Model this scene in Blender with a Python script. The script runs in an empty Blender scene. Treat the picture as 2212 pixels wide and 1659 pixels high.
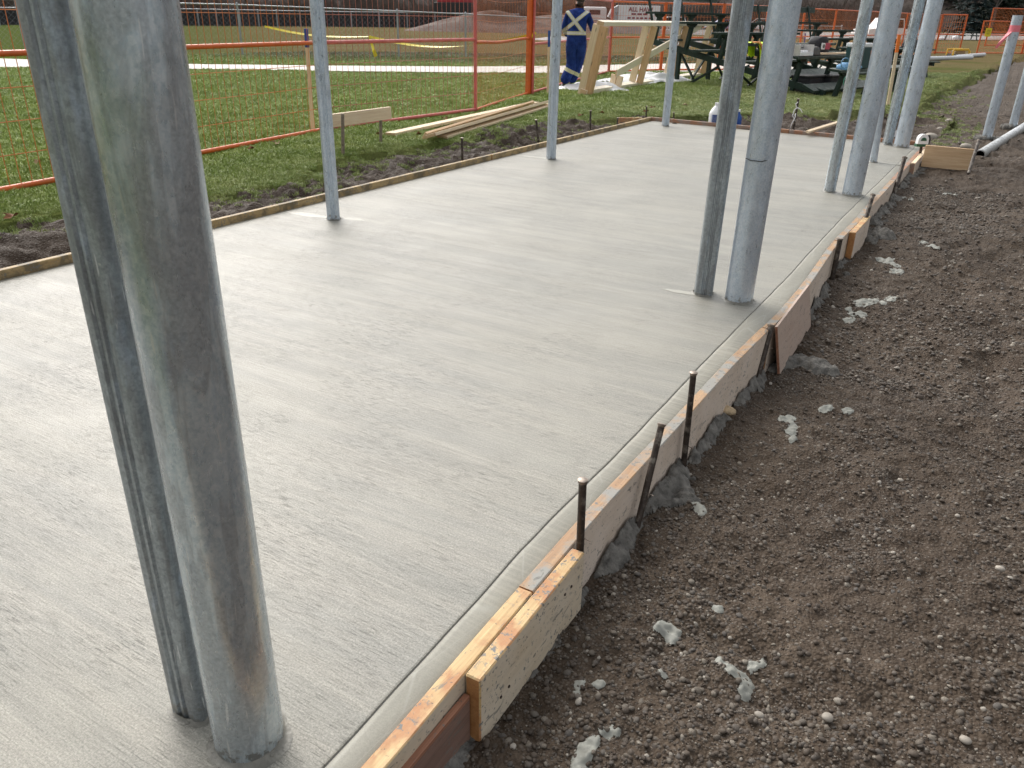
import bpy, bmesh, math, random
import numpy as np
from mathutils import Vector, Matrix, Euler
rnd = random.Random(7)
npr = np.random.default_rng(11)
SC = bpy.context.scene
COL = SC.collection

# ------------------------------------------------------------------ camera, sky, sun, exposure
CAM_H = 1.4
F_PX, CX, CY, W_PX = 1718.0, 1106.0, 829.5, 2212.0      # focal length and centre, in units of a 2212 px wide frame
PITCH = math.atan2(794.0, F_PX)
NX, NY = -66.0, 3720.5
NL = math.hypot(NX, NY); DX, DY = NX / NL, NY / NL
AZ = math.atan2(1125.0, math.hypot(F_PX, 794.0))        # the slab runs along +Y; the camera looks left of it
CA, SA = math.cos(AZ), math.sin(AZ)
FWD = Vector((-SA * math.cos(PITCH), CA * math.cos(PITCH), -math.sin(PITCH)))
UPV = Vector((-SA * math.sin(PITCH), CA * math.sin(PITCH), math.cos(PITCH)))
RGT = Vector((CA, SA, 0))
UPI = (UPV * DY + RGT * DX); RGI = (RGT * DY - UPV * DX)
cam_d = bpy.data.cameras.new('camera'); cam = bpy.data.objects.new('camera', cam_d); COL.objects.link(cam)
m3 = Matrix((RGI, UPI, -FWD)).transposed()
cam.matrix_world = Matrix.Translation((0, 0, CAM_H)) @ m3.to_4x4()
cam_d.sensor_fit = 'HORIZONTAL'; cam_d.sensor_width = 36.0; cam_d.lens = 36.0 * F_PX / W_PX
cam_d.clip_start = 0.05; cam_d.clip_end = 3000
cam_d.dof.use_dof = True; cam_d.dof.focus_distance = 3.6; cam_d.dof.aperture_fstop = 13.0
SC.camera = cam

SUN_EL, SUN_AZ = math.radians(42), math.radians(60)     # azimuth measured left of +Y
sun_dir = Vector((-math.sin(SUN_AZ) * math.cos(SUN_EL), math.cos(SUN_AZ) * math.cos(SUN_EL), math.sin(SUN_EL)))
world = bpy.data.worlds.new('World'); SC.world = world; world.use_nodes = True
wn = world.node_tree; wn.nodes.clear()
sky = wn.nodes.new('ShaderNodeTexSky'); sky.sky_type = 'NISHITA'; sky.sun_disc = False
sky.sun_elevation = SUN_EL; sky.sun_rotation = -SUN_AZ
sky.air_density = 1.2; sky.dust_density = 5.0; sky.ozone_density = 1.0
hs = wn.nodes.new('ShaderNodeHueSaturation'); hs.inputs['Saturation'].default_value = 0.16
bg = wn.nodes.new('ShaderNodeBackground'); bg.inputs['Strength'].default_value = 0.15
wo = wn.nodes.new('ShaderNodeOutputWorld')
wn.links.new(sky.outputs[0], hs.inputs['Color']); wn.links.new(hs.outputs[0], bg.inputs[0]); wn.links.new(bg.outputs[0], wo.inputs[0])
sl = bpy.data.lights.new('sun', 'SUN'); sl.energy = 0.85; sl.angle = math.radians(50); sl.color = (1.0, 0.93, 0.82)
so = bpy.data.objects.new('sun', sl); COL.objects.link(so)
so.rotation_euler = sun_dir.to_track_quat('Z', 'Y').to_euler()
SC.view_settings.view_transform = 'Standard'; SC.view_settings.look = 'None'
SC.view_settings.exposure = 0.64; SC.view_settings.gamma = 1.0; SC.view_settings.use_curve_mapping = False
SC.render.engine = 'CYCLES'

# survey helpers: where the sight line of a point in the photograph meets the ground, a vertical plane, or a distance
def ray(x, y):
    vx, vy = (x - CX) / F_PX, (y - CY) / F_PX
    dn = vx * DX + vy * DY; rt = vx * DY - vy * DX
    return FWD + RGT * rt - UPV * dn
def G(x, y, z=0.0):
    r = ray(x, y); t = (z - CAM_H) / r.z
    return Vector((r.x * t, r.y * t, z))
def onX(x, y, X):
    r = ray(x, y); t = X / r.x
    return Vector((X, r.y * t, CAM_H + r.z * t))
def atD(x, y, d):
    r = ray(x, y); t = d / math.hypot(r.x, r.y)
    return Vector((r.x * t, r.y * t, CAM_H + r.z * t))
def pix(p):
    q = Vector(p) - Vector((0, 0, CAM_H)); w = q.dot(FWD); rt = q.dot(RGT) / w * F_PX; dn = -q.dot(UPV) / w * F_PX
    return CX + dn * DX + rt * DY, CY + dn * DY - rt * DX
def ztop(X, Y, py):
    lo, hi = -2.0, 15.0
    for _ in range(50):
        m = (lo + hi) / 2
        if pix((X, Y, m))[1] > py: lo = m
        else: hi = m
    return lo

# ------------------------------------------------------------------ mesh builder
class MB:
    def __init__(s): s.v = []; s.f = []; s.mi = []; s.m = 0
    def add(s, vs, fs):
        b = len(s.v); s.v.extend([tuple(v) for v in vs]); s.f.extend([tuple(i + b for i in f) for f in fs]); s.mi.extend([s.m] * len(fs)); return s
    def box(s, c, d, R=None, ch=0.0):
        hx, hy, hz = d[0] / 2, d[1] / 2, d[2] / 2; c = Vector(c)
        if ch <= 0:
            vs = [Vector((x, y, z)) for x in (-hx, hx) for y in (-hy, hy) for z in (-hz, hz)]
            fs = [(0, 1, 3, 2), (4, 6, 7, 5), (0, 4, 5, 1), (2, 3, 7, 6), (0, 2, 6, 4), (1, 5, 7, 3)]
        else:
            bm = bmesh.new(); bmesh.ops.create_cube(bm, size=1.0)
            for v in bm.verts: v.co = Vector((v.co.x * 2 * hx, v.co.y * 2 * hy, v.co.z * 2 * hz))
            bmesh.ops.bevel(bm, geom=bm.edges[:], offset=ch, segments=2, affect='EDGES', profile=0.6)
            bm.verts.index_update(); vs = [v.co.copy() for v in bm.verts]; fs = [tuple(v.index for v in f.verts) for f in bm.faces]; bm.free()
        if R is not None: vs = [R @ v for v in vs]
        return s.add([v + c for v in vs], fs)
    def tube(s, pts, r, n=8, cap=True, tw=0.0):
        pts = [Vector(p) for p in pts]; rr = r if isinstance(r, (list, tuple)) else [r] * len(pts)
        vs = []; up = None
        for i, p in enumerate(pts):
            d = (pts[min(i + 1, len(pts) - 1)] - pts[max(i - 1, 0)]).normalized()
            if up is None:
                a = Vector((0, 0, 1)) if abs(d.z) < 0.9 else Vector((0, 1, 0))
                up = (a - d * a.dot(d)).normalized()
            else: up = (up - d * up.dot(d)).normalized()
            sd = d.cross(up)
            for k in range(n):
                t = 2 * math.pi * k / n + tw
                vs.append(p + up * (rr[i] * math.cos(t)) + sd * (rr[i] * math.sin(t)))
        fs = [(i * n + k, i * n + (k + 1) % n, (i + 1) * n + (k + 1) % n, (i + 1) * n + k) for i in range(len(pts) - 1) for k in range(n)]
        if cap:
            fs.append(tuple(range(n - 1, -1, -1))); fs.append(tuple((len(pts) - 1) * n + k for k in range(n)))
        return s.add(vs, fs)
    def lathe(s, prof, c=(0, 0, 0), n=16, R=None):
        c = Vector(c); vs = []
        for (r, z) in prof:
            for k in range(n):
                t = 2 * math.pi * k / n; v = Vector((r * math.cos(t), r * math.sin(t), z))
                vs.append((R @ v if R is not None else v) + c)
        fs = [(i * n + k, i * n + (k + 1) % n, (i + 1) * n + (k + 1) % n, (i + 1) * n + k) for i in range(len(prof) - 1) for k in range(n)]
        fs.append(tuple(range(n - 1, -1, -1))); fs.append(tuple((len(prof) - 1) * n + k for k in range(n)))
        return s.add(vs, fs)
    def prism(s, poly, z0, z1, R=None, c=(0, 0, 0)):
        n = len(poly); c = Vector(c)
        vs = [Vector((p[0], p[1], z0)) for p in poly] + [Vector((p[0], p[1], z1)) for p in poly]
        if R is not None: vs = [R @ v for v in vs]
        fs = [tuple(range(n - 1, -1, -1)), tuple(range(n, 2 * n))] + [(k, (k + 1) % n, n + (k + 1) % n, n + k) for k in range(n)]
        return s.add([v + c for v in vs], fs)
    def ball(s, c, r, n=10, m=7, jit=0.0, rg=None):
        rx, ry, rz = r if isinstance(r, (list, tuple)) else (r, r, r); c = Vector(c); vs = [c + Vector((0, 0, -rz))]
        for j in range(1, m):
            ph = math.pi * j / m
            for k in range(n):
                t = 2 * math.pi * k / n; q = 1 + (rg.uniform(-jit, jit) if rg else 0)
                vs.append(c + Vector((rx * q * math.sin(ph) * math.cos(t), ry * q * math.sin(ph) * math.sin(t), -rz * q * math.cos(ph))))
        vs.append(c + Vector((0, 0, rz))); L = len(vs) - 1
        fs = [(0, 1 + (k + 1) % n, 1 + k) for k in range(n)]
        for j in range(m - 2):
            b = 1 + j * n
            fs += [(b + k, b + (k + 1) % n, b + n + (k + 1) % n, b + n + k) for k in range(n)]
        b = 1 + (m - 2) * n; fs += [(b + k, b + (k + 1) % n, L) for k in range(n)]
        return s.add(vs, fs)
    def build(s, name, mats, parent=None, smooth=False, auto=None):
        me = bpy.data.meshes.new(name); me.from_pydata(s.v, [], s.f)
        for m in (mats if isinstance(mats, (list, tuple)) else [mats]): me.materials.append(m)
        if max(s.mi, default=0) > 0: me.polygons.foreach_set('material_index', s.mi)
        if smooth or auto is not None:
            me.polygons.foreach_set('use_smooth', [True] * len(me.polygons))
            if auto is not None:
                try: me.set_sharp_from_angle(angle=math.radians(auto))
                except Exception: pass
        me.update()
        o = bpy.data.objects.new(name, me); COL.objects.link(o)
        if parent is not None: setpar(o, parent)
        return o
def worldmat(o):
    m = o.matrix_basis.copy()
    return m if o.parent is None else worldmat(o.parent) @ o.matrix_parent_inverse @ m
def setpar(o, p):
    o.parent = p; o.matrix_parent_inverse = worldmat(p).inverted()
def tag(o, label=None, cat=None, group=None, kind=None):
    if label: o['label'] = label
    if cat: o['category'] = cat
    if group: o['group'] = group
    if kind: o['kind'] = kind
    return o
def thing(name, label, cat, loc=(0, 0, 0), group=None):
    o = bpy.data.objects.new(name, None); COL.objects.link(o); o.location = loc; o.empty_display_size = 0.1
    return tag(o, label, cat, group)
def copy_tree(o, parent=None):
    c = o.copy(); COL.objects.link(c)
    if parent is not None:
        inv = o.matrix_parent_inverse.copy(); c.parent = parent; c.matrix_parent_inverse = inv
    for ch in list(o.children): copy_tree(ch, c)
    return c
def grid_mesh(name, xs, ys, Z, mat, smooth=True):
    nx, ny = len(xs), len(ys)
    X, Y = np.meshgrid(xs, ys); co = np.stack([X, Y, Z], -1).reshape(-1, 3).astype(np.float32)
    i = np.arange((ny - 1) * (nx - 1)); r, c = i // (nx - 1), i % (nx - 1); a = r * nx + c
    q = np.stack([a, a + 1, a + nx + 1, a + nx], -1).astype(np.int32)
    return np_mesh(name, co, q, mat, smooth)
def np_mesh(name, co, q, mat, smooth=False):
    me = bpy.data.meshes.new(name); me.vertices.add(len(co)); me.vertices.foreach_set('co', np.ascontiguousarray(co, dtype=np.float32).ravel())
    k = q.shape[1]; me.loops.add(q.size); me.loops.foreach_set('vertex_index', q.astype(np.int32).ravel())
    me.polygons.add(len(q)); me.polygons.foreach_set('loop_start', np.arange(0, q.size, k, dtype=np.int32))
    if smooth: me.polygons.foreach_set('use_smooth', np.ones(len(q), dtype=bool))
    me.materials.append(mat); me.update(calc_edges=True); me.validate()
    o = bpy.data.objects.new(name, me); COL.objects.link(o); return o

# numpy value noise
_tab = npr.random((256, 256))
def vnoise(x, y, s):
    x = np.asarray(x) * s + 1000.3; y = np.asarray(y) * s + 777.7
    xi = np.floor(x).astype(int); yi = np.floor(y).astype(int); fx = x - xi; fy = y - yi
    fx = fx * fx * (3 - 2 * fx); fy = fy * fy * (3 - 2 * fy)
    a = _tab[xi % 256, yi % 256]; b = _tab[(xi + 1) % 256, yi % 256]; c = _tab[xi % 256, (yi + 1) % 256]; d = _tab[(xi + 1) % 256, (yi + 1) % 256]
    return (a * (1 - fx) + b * fx) * (1 - fy) + (c * (1 - fx) + d * fx) * fy - 0.5
def fbm(x, y, s, o=4, g=0.5):
    t = 0; a = 1.0
    for k in range(o): t = t + a * vnoise(x + 13.7 * k, y - 7.1 * k, s * 2 ** k); a *= g
    return t
# ------------------------------------------------------------------ materials
class NT:
    def __init__(s, name):
        s.mat = bpy.data.materials.new(name); s.mat.use_nodes = True; s.t = s.mat.node_tree; s.t.nodes.clear()
        s.out = s.n('ShaderNodeOutputMaterial'); s.b = s.n('ShaderNodeBsdfPrincipled'); s.l(s.b.outputs[0], s.out.inputs[0])
    def n(s, t, **kw):
        x = s.t.nodes.new(t)
        for k, v in kw.items(): setattr(x, k, v)
        return x
    def l(s, a, b): s.t.links.new(a, b)
    def coord(s, kind='Object', scale=(1, 1, 1), rot=(0, 0, 0), loc=(0, 0, 0)):
        if kind == 'World':
            c = s.n('ShaderNodeNewGeometry').outputs['Position']
        else: c = s.n('ShaderNodeTexCoord').outputs[kind]
        m = s.n('ShaderNodeMapping'); m.inputs['Scale'].default_value = scale; m.inputs['Rotation'].default_value = rot; m.inputs['Location'].default_value = loc
        s.l(c, m.inputs['Vector']); return m.outputs[0]
    def noise(s, v, sc, det=4, ro=0.55, dist=0.0, out='Fac'):
        x = s.n('ShaderNodeTexNoise'); x.inputs['Scale'].default_value = sc; x.inputs['Detail'].default_value = det
        x.inputs['Roughness'].default_value = ro; x.inputs['Distortion'].default_value = dist
        s.l(v, x.inputs['Vector']); return x.outputs[out]
    def vor(s, v, sc, feat='F1', out='Distance', rnd_=1.0):
        x = s.n('ShaderNodeTexVoronoi'); x.feature = feat; x.inputs['Scale'].default_value = sc; x.inputs['Randomness'].default_value = rnd_
        s.l(v, x.inputs['Vector']); return x.outputs[out]
    def ramp(s, f, stops, interp='LINEAR'):
        r = s.n('ShaderNodeValToRGB'); r.color_ramp.interpolation = interp; e = r.color_ramp.elements
        while len(e) < len(stops): e.new(0.5)
        for i, (p, c) in enumerate(stops):
            e[i].position = p; e[i].color = (c, c, c, 1) if isinstance(c, (int, float)) else (*c, 1)
        s.l(f, r.inputs[0]); return r.outputs[0]
    def mix(s, f, a, b, mode='MIX'):
        x = s.n('ShaderNodeMix'); x.data_type = 'RGBA'; x.blend_type = mode
        for v, i in ((f, 0), (a, 6), (b, 7)):
            if isinstance(v, (int, float)): x.inputs[i].default_value = v if i == 0 else (v, v, v, 1)
            elif isinstance(v, tuple): x.inputs[i].default_value = (*v, 1)
            else: s.l(v, x.inputs[i])
        return x.outputs[2]
    def math(s, op, a, b=0.0, c=0.0):
        x = s.n('ShaderNodeMath'); x.operation = op
        for i, v in enumerate((a, b, c)):
            if isinstance(v, (int, float)): x.inputs[i].default_value = v
            else: s.l(v, x.inputs[i])
        return x.outputs[0]
    def bump(s, h, st=0.3, dist=0.01, nrm=None):
        x = s.n('ShaderNodeBump'); x.inputs['Strength'].default_value = st; x.inputs['Distance'].default_value = dist
        s.l(h, x.inputs['Height'])
        if nrm is not None: s.l(nrm, x.inputs['Normal'])
        return x.outputs[0]
    def orand(s): return s.n('ShaderNodeObjectInfo').outputs['Random']
    def sep(s, v):
        x = s.n('ShaderNodeSeparateXYZ'); s.l(v, x.inputs[0]); return x.outputs
    def set(s, **kw):
        for k, v in kw.items():
            i = s.b.inputs[{'col': 'Base Color', 'ro': 'Roughness', 'me': 'Metallic', 'nm': 'Normal', 'sp': 'Specular IOR Level', 'coat': 'Coat Weight'}[k]]
            if isinstance(v, (int, float)): i.default_value = v
            elif isinstance(v, tuple): i.default_value = (*v, 1)
            else: s.l(v, i)
        return s.mat
def sc3(c, k): return tuple(min(1, x * k) for x in c)
def M(name, col, ro=0.6, me=0.0, var=0.25, sc=9.0, bump=0.15, bsc=60.0, bd=0.002, coord='Object', dirt=None, sp=0.5):
    n = NT(name); v = n.coord(coord); f = n.noise(v, sc, 5)
    c = n.ramp(f, [(0.28, sc3(col, 1 - var)), (0.72, sc3(col, 1 + var))])
    if dirt: c = n.mix(n.ramp(n.noise(v, sc * 0.6, 6, 0.65), [(0.52, 0.0), (0.66, dirt[1])]), c, dirt[0])
    r = n.ramp(n.noise(v, sc * 1.7, 3), [(0.3, max(0.02, ro - 0.1)), (0.7, min(1, ro + 0.1))])
    kw = dict(col=c, ro=r, me=me, sp=sp)
    if bump > 0: kw['nm'] = n.bump(n.noise(v, bsc, 4), bump, bd)
    return n.set(**kw)

def mk_galv(name, base=(0.54, 0.605, 0.645), dark=(0.32, 0.335, 0.35), tint=0.5, me=0.80, ro=0.27, chalk=None):
    n = NT(name); v = n.coord('Object', (1, 1, 1)); vs = n.coord('Object', (1, 1, 0.16)); vl = n.coord('Object', (1, 1, 0.40))
    big = n.noise(vs, 15, 6, 0.62, 0.5); blotch = n.noise(vl, 30, 8, 0.70, 0.25); fine = n.noise(v, 150, 5, 0.7)
    c = n.ramp(blotch, [(0.32, sc3(base, 0.86)), (0.5, base), (0.68, sc3(base, 1.12))])
    spn = n.sep(n.vor(n.coord('Object', (1, 1, 0.7)), 120, out='Color'))[0]
    c = n.mix(0.22, c, n.ramp(spn, [(0.1, 0.25), (0.9, 0.75)]), 'OVERLAY')
    edge = n.math('ADD', big, n.math('MULTIPLY', n.math('SUBTRACT', fine, 0.5), 0.10))
    c = n.mix(n.ramp(edge, [(0.49, 0.0), (0.53, tint)]), c, dark)  # dark bands: reflections in the zinc, painted into its colour
    c = n.mix(n.ramp(n.noise(n.coord('Object', (1, 1, 0.45), loc=(3, 1, 5)), 12, 6, 0.65), [(0.60, 0.0), (0.74, 0.10)]), c, (0.36, 0.30, 0.265))  # brownish patches: more reflected tones put into the colour
    c = n.mix(n.ramp(n.noise(n.coord('Object', (1, 1, 0.3), loc=(7, 2, 1)), 20, 5, 0.6), [(0.58, 0.0), (0.68, 0.5)]), c, (0.42, 0.50, 0.60))
    c = n.mix(0.5, c, n.ramp(fine, [(0.3, 0.25), (0.7, 0.75)]), 'OVERLAY')
    scr = n.ramp(n.noise(n.coord('Object', (130, 130, 9), rot=(0.12, 0.2, 0)), 1.0, 2), [(0.695, 0.0), (0.715, 0.8)])
    c = n.mix(scr, c, (0.66, 0.68, 0.68))
    nick = n.ramp(n.noise(n.coord('Object', (60, 60, 38), rot=(0.6, 0.3, 0)), 1.0, 3, 0.6), [(0.725, 0.0), (0.74, 0.75)])
    c = n.mix(nick, c, (0.62, 0.62, 0.58))
    nick2 = n.ramp(n.noise(n.coord('Object', (70, 70, 30), loc=(4, 9, 2)), 1.0, 3, 0.6), [(0.77, 0.0), (0.785, 0.8)])
    c = n.mix(nick2, c, (0.07, 0.06, 0.055))
    z = n.sep(n.coord('World'))[2]                                     # concrete splashed on the foot of the post: wear with its own outline
    spl = n.math('ADD', n.math('MULTIPLY', z, -7.0), n.math('MULTIPLY', n.noise(n.coord('World'), 38, 6, 0.7), 1.9))
    c = n.mix(n.ramp(spl, [(0.80, 0.0), (0.92, 0.85)]), c, (0.23, 0.226, 0.205))
    mt = n.math('MULTIPLY', n.ramp(blotch, [(0.35, 0.75), (0.65, 1.0)]), me)
    return n.set(col=c, ro=n.ramp(n.noise(vl, 30, 4), [(0.3, ro - 0.08), (0.7, ro + 0.14)]), me=mt, nm=n.bump(fine, 0.12, 0.001))
GALV = mk_galv('galvanized_steel')
GALV_B = mk_galv('galvanized_bluish', (0.54, 0.61, 0.68), (0.44, 0.485, 0.535), 0.30, 0.60, 0.32)
GALV_D = mk_galv('galvanized_dull', (0.34, 0.375, 0.39), (0.21, 0.222, 0.23), 0.6, 0.55, 0.40)

def mk_slab():
    n = NT('broomed_concrete'); w = n.coord('World')
    br = n.coord('World', (1.6, 115, 1), rot=(0, 0, 0.035)); br2 = n.coord('World', (1.0, 11, 1), rot=(0, 0, 0.06)); br3 = n.coord('World', (5, 150, 1), rot=(0, 0, 0.03))
    s1 = n.noise(br, 1.0, 7, 0.74, 0.25); s2 = n.noise(br2, 1.0, 4, 0.55, 0.4); s3 = n.noise(br3, 1.0, 4, 0.7, 0.2); pat = n.noise(w, 1.1, 4, 0.5); gr = n.noise(w, 190, 5, 0.8)
    c = n.ramp(s1, [(0.24, (0.210, 0.200, 0.172)), (0.50, (0.266, 0.254, 0.219)), (0.76, (0.318, 0.304, 0.262))])
    c = n.mix(n.ramp(s2, [(0.42, 0.0), (0.58, 0.75)]), c, (0.222, 0.219, 0.194))
    c = n.mix(n.ramp(pat, [(0.42, 0.0), (0.62, 0.40)]), c, (0.325, 0.308, 0.258))
    c = n.mix(0.9, c, n.ramp(gr, [(0.25, 0.15), (0.75, 0.85)]), 'OVERLAY')
    c = n.mix(0.30, c, n.ramp(s3, [(0.3, 0.22), (0.7, 0.78)]), 'OVERLAY')
    tear = n.ramp(n.noise(n.coord('World', (17, 400, 1), rot=(0, 0, 0.035)), 1.0, 3, 0.6), [(0.582, 0.0), (0.625, 1.0)])
    msk = n.ramp(n.noise(w, 2.7, 3), [(0.40, 0.1), (0.60, 0.85)])
    tear = n.math('MULTIPLY', tear, msk)
    c = n.mix(n.math('MULTIPLY', tear, 0.8), c, (0.075, 0.073, 0.065))
    wet = n.ramp(n.noise(n.coord('World', (0.8, 2.6, 1)), 0.9, 4), [(0.35, 0.0), (0.65, 1.0)])
    ro = n.math('ADD', n.math('MULTIPLY', s2, 0.16), n.math('ADD', n.math('MULTIPLY', wet, -0.10), 0.42))
    h = n.math('ADD', n.math('MULTIPLY', s1, 0.55), n.math('ADD', n.math('MULTIPLY', s3, 0.35), n.math('MULTIPLY', gr, 0.75)))
    h = n.math('SUBTRACT', h, n.math('MULTIPLY', tear, 0.9))
    return n.set(col=c, ro=ro, nm=n.bump(h, 0.45, 0.004), sp=0.45)
SLAB = mk_slab()
def mk_smooth():
    n = NT('trowelled_concrete'); w = n.coord('World'); v = n.coord('World', (9, 1.6, 1)); st = n.coord('World', (3, 60, 1))
    c = n.ramp(n.noise(v, 1.6, 5), [(0.3, (0.245, 0.237, 0.202)), (0.7, (0.310, 0.298, 0.252))])
    c = n.mix(0.35, c, n.ramp(n.noise(w, 300, 3), [(0.25, 0.3), (0.75, 0.7)]), 'OVERLAY')
    h = n.math('ADD', n.noise(w, 26, 4), n.math('MULTIPLY', n.noise(st, 1, 3), 0.7))
    chat = n.noise(n.coord('World', (5, 70, 1), rot=(0, 0, .15)), 1.0, 3, .6)
    zone = n.ramp(n.noise(n.coord('World', (.01, .55, 1)), 1.0, 2), [(.44, 0.0), (.58, .75)])
    c = n.mix(n.math('MULTIPLY', zone, n.ramp(chat, [(.45, 0.0), (.62, 1.0)])), c, (0.40, 0.375, 0.315))
    line = n.vor(n.coord('World', (14, 2.6, 1)), 1.0, 'DISTANCE_TO_EDGE')
    c = n.mix(n.ramp(line, [(0.004, 0.5), (0.016, 0.0)]), c, (0.36, 0.352, 0.31))
    return n.set(col=c, ro=n.ramp(n.noise(v, 2, 3), [(0.3, 0.46), (0.7, 0.62)]), nm=n.bump(h, 0.3, 0.003), sp=0.35)
SMOOTH = mk_smooth()
SPLAT = M('wet_concrete_spill', (0.25, 0.252, 0.222), 0.62, var=0.16, sc=26, bump=0.35, bsc=120, bd=0.003)
PATCHM = M('trowelled_patch_finish', (0.315, 0.304, 0.258), 0.36, var=0.12, sc=14, bump=0.2, bsc=40, bd=0.003, coord='World')
SPLAT_D = M('grey_spilled_concrete', (0.135, 0.127, 0.113), 0.8, var=0.6, sc=30, bump=1.0, bsc=110, bd=0.008)
GROOVE = M('groove_concrete', (0.17, 0.17, 0.16), 0.7, var=0.3)

def mk_wood(name, a, b, tint=None, conc=0.0, face=None, ro=0.62, knots=True):
    n = NT(name); o = n.orand()
    tc = n.n('ShaderNodeTexCoord').outputs['Object']; off = n.n('ShaderNodeCombineXYZ'); n.l(n.math('MULTIPLY', o, 37.0), off.inputs[0]); n.l(n.math('MULTIPLY', o, 11.0), off.inputs[1])
    ad = n.n('ShaderNodeVectorMath'); ad.operation = 'ADD'; n.l(tc, ad.inputs[0]); n.l(off.outputs[0], ad.inputs[1]); v0 = ad.outputs[0]
    mp = n.n('ShaderNodeMapping'); mp.inputs['Scale'].default_value = (1.3, 26, 26); n.l(v0, mp.inputs[0]); v = mp.outputs[0]
    gr = n.noise(v, 1.6, 6, 0.6, 0.5); fi = n.noise(v, 9, 4, 0.6)
    c = n.ramp(gr, [(0.30, a), (0.62, b)]); c = n.mix(0.4, c, n.ramp(fi, [(0.3, 0.3), (0.7, 0.7)]), 'OVERLAY')
    if knots:
        mk = n.n('ShaderNodeMapping'); mk.inputs['Scale'].default_value = (2.2, 7, 7); n.l(v0, mk.inputs[0])
        c = n.mix(n.ramp(n.vor(mk.outputs[0], 1.0), [(0.05, 0.85), (0.12, 0.0)]), c, sc3(a, 0.33))
    c = n.mix(n.math('MULTIPLY', o, 0.25), c, sc3(a, 0.7))
    if tint: c = n.mix(n.ramp(n.noise(v0, 9, 5, 0.6, 0.3), [(0.44, 0.0), (0.58, tint[1])]), c, tint[0])
    if face:                                                          # release-coat bloom on the broad faces
        c = n.mix(n.ramp(n.noise(v0, 5, 5), [(0.35, 0.35), (0.6, face[1])]), c, face[0])
    if conc > 0:
        sp = n.ramp(n.noise(v0, 55, 6, 0.68), [(0.625 - conc * 0.05, 0.0), (0.66 - conc * 0.05, 1.0)])
        sp = n.math('MULTIPLY', sp, n.ramp(n.noise(v0, 5.5, 3), [(0.42, 0.0), (0.55, 1.0)]))
        c = n.mix(sp, c, (0.165, 0.165, 0.155))
        sm = n.n('ShaderNodeMapping'); sm.inputs['Scale'].default_value = (12, 34, 34); n.l(v0, sm.inputs[0])
        c = n.mix(n.ramp(n.noise(sm.outputs[0], 1.0, 5, 0.6, 0.6), [(0.63, 0.0), (0.665, 0.75)]), c, (0.15, 0.145, 0.13))
        sp2 = n.ramp(n.noise(v0, 75, 3, 0.7), [(0.635, 0.0), (0.68, 0.85)])
        c = n.mix(sp2, c, (0.11, 0.09, 0.07))
    return n.set(col=c, ro=ro, nm=n.bump(n.math('ADD', gr, fi), 0.25, 0.002))
W_NEW = mk_wood('fresh_spruce', (0.54, 0.34, 0.18), (0.70, 0.50, 0.30))
W_PALE = mk_wood('pale_spruce', (0.70, 0.52, 0.34), (0.83, 0.68, 0.48))
W_WHITE = mk_wood('whitewood', (0.78, 0.68, 0.52), (0.88, 0.80, 0.66), knots=False)
W_ORG = mk_wood('orange_pine', (0.52, 0.30, 0.15), (0.66, 0.42, 0.23))
W_FORM = mk_wood('form_lumber', (0.46, 0.29, 0.12), (0.66, 0.48, 0.25), ((0.40, 0.15, 0.06), 0.7), 1.35)
W_FORM_OLD = mk_wood('form_lumber_caked', (0.34, 0.20, 0.11), (0.45, 0.29, 0.16), ((0.27, 0.27, 0.25), 0.95), 1.0)
W_FORM_RED = mk_wood('form_lumber_red', (0.30, 0.13, 0.07), (0.42, 0.21, 0.11), ((0.25, 0.245, 0.225), 0.6), 0.6)
W_FACE = mk_wood('form_face', (0.48, 0.37, 0.27), (0.62, 0.51, 0.40), None, 0.75, ((0.68, 0.58, 0.49), 0.85))
W_CLEAT = mk_wood('cleat_face', (0.50, 0.37, 0.22), (0.66, 0.53, 0.36), None, 0.95, ((0.62, 0.55, 0.45), 0.7))
W_END = mk_wood('sawn_end', (0.33, 0.14, 0.045), (0.45, 0.22, 0.08), knots=False)
W_PLY = mk_wood('pink_plywood', (0.36, 0.25, 0.19), (0.47, 0.36, 0.29), None, 0.5, ((0.43, 0.33, 0.27), 0.8), knots=False)
W_PLYD = mk_wood('brown_plywood', (0.17, 0.10, 0.075), (0.25, 0.155, 0.12), None, 0.5, knots=False)
W_PLYE = mk_wood('plywood_edge', (0.22, 0.09, 0.05), (0.36, 0.17, 0.10), None, 0.3, knots=False)
W_OLD = mk_wood('weathered_form', (0.34, 0.22, 0.09), (0.50, 0.36, 0.17), ((0.13, 0.10, 0.055), 0.85), 1.4)
W_GREY = mk_wood('old_grey_wood', (0.16, 0.13, 0.10), (0.26, 0.21, 0.16))
STEEL = M('rusty_stake_steel', (0.055, 0.042, 0.034), 0.55, 0.5, 0.5, 40, 0.4, 120, 0.001, dirt=((0.28, 0.25, 0.21), 0.7))
STEEL_TOP = M('hammered_steel', (0.30, 0.25, 0.21), 0.4, 0.6, 0.4, 80)
ORANGE = M('orange_paint', (0.62, 0.12, 0.022), 0.42, 0.0, 0.16, 8, 0.05, dirt=((0.40, 0.14, 0.06), 0.5))
ORANGE_W = M('orange_wire', (0.60, 0.18, 0.045), 0.45, 0.0, 0.15, 5, 0.0)
PINK = M('faded_red_paint', (0.56, 0.13, 0.115), 0.45, 0.0, 0.16, 8, 0.05, dirt=((0.62, 0.24, 0.20), 0.6))
PINK_W = M('faded_red_wire', (0.46, 0.15, 0.10), 0.45, 0.0, 0.15, 5, 0.0)
GREYP = M('chain_link_pipe', (0.33, 0.35, 0.37), 0.45, 0.5, 0.2, 6, 0.0)
GREEN = M('dark_green_paint', (0.009, 0.025, 0.019), 0.5, 0.0, 0.35, 14, 0.12, dirt=((0.028, 0.036, 0.029), 0.5), sp=.3)
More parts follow.
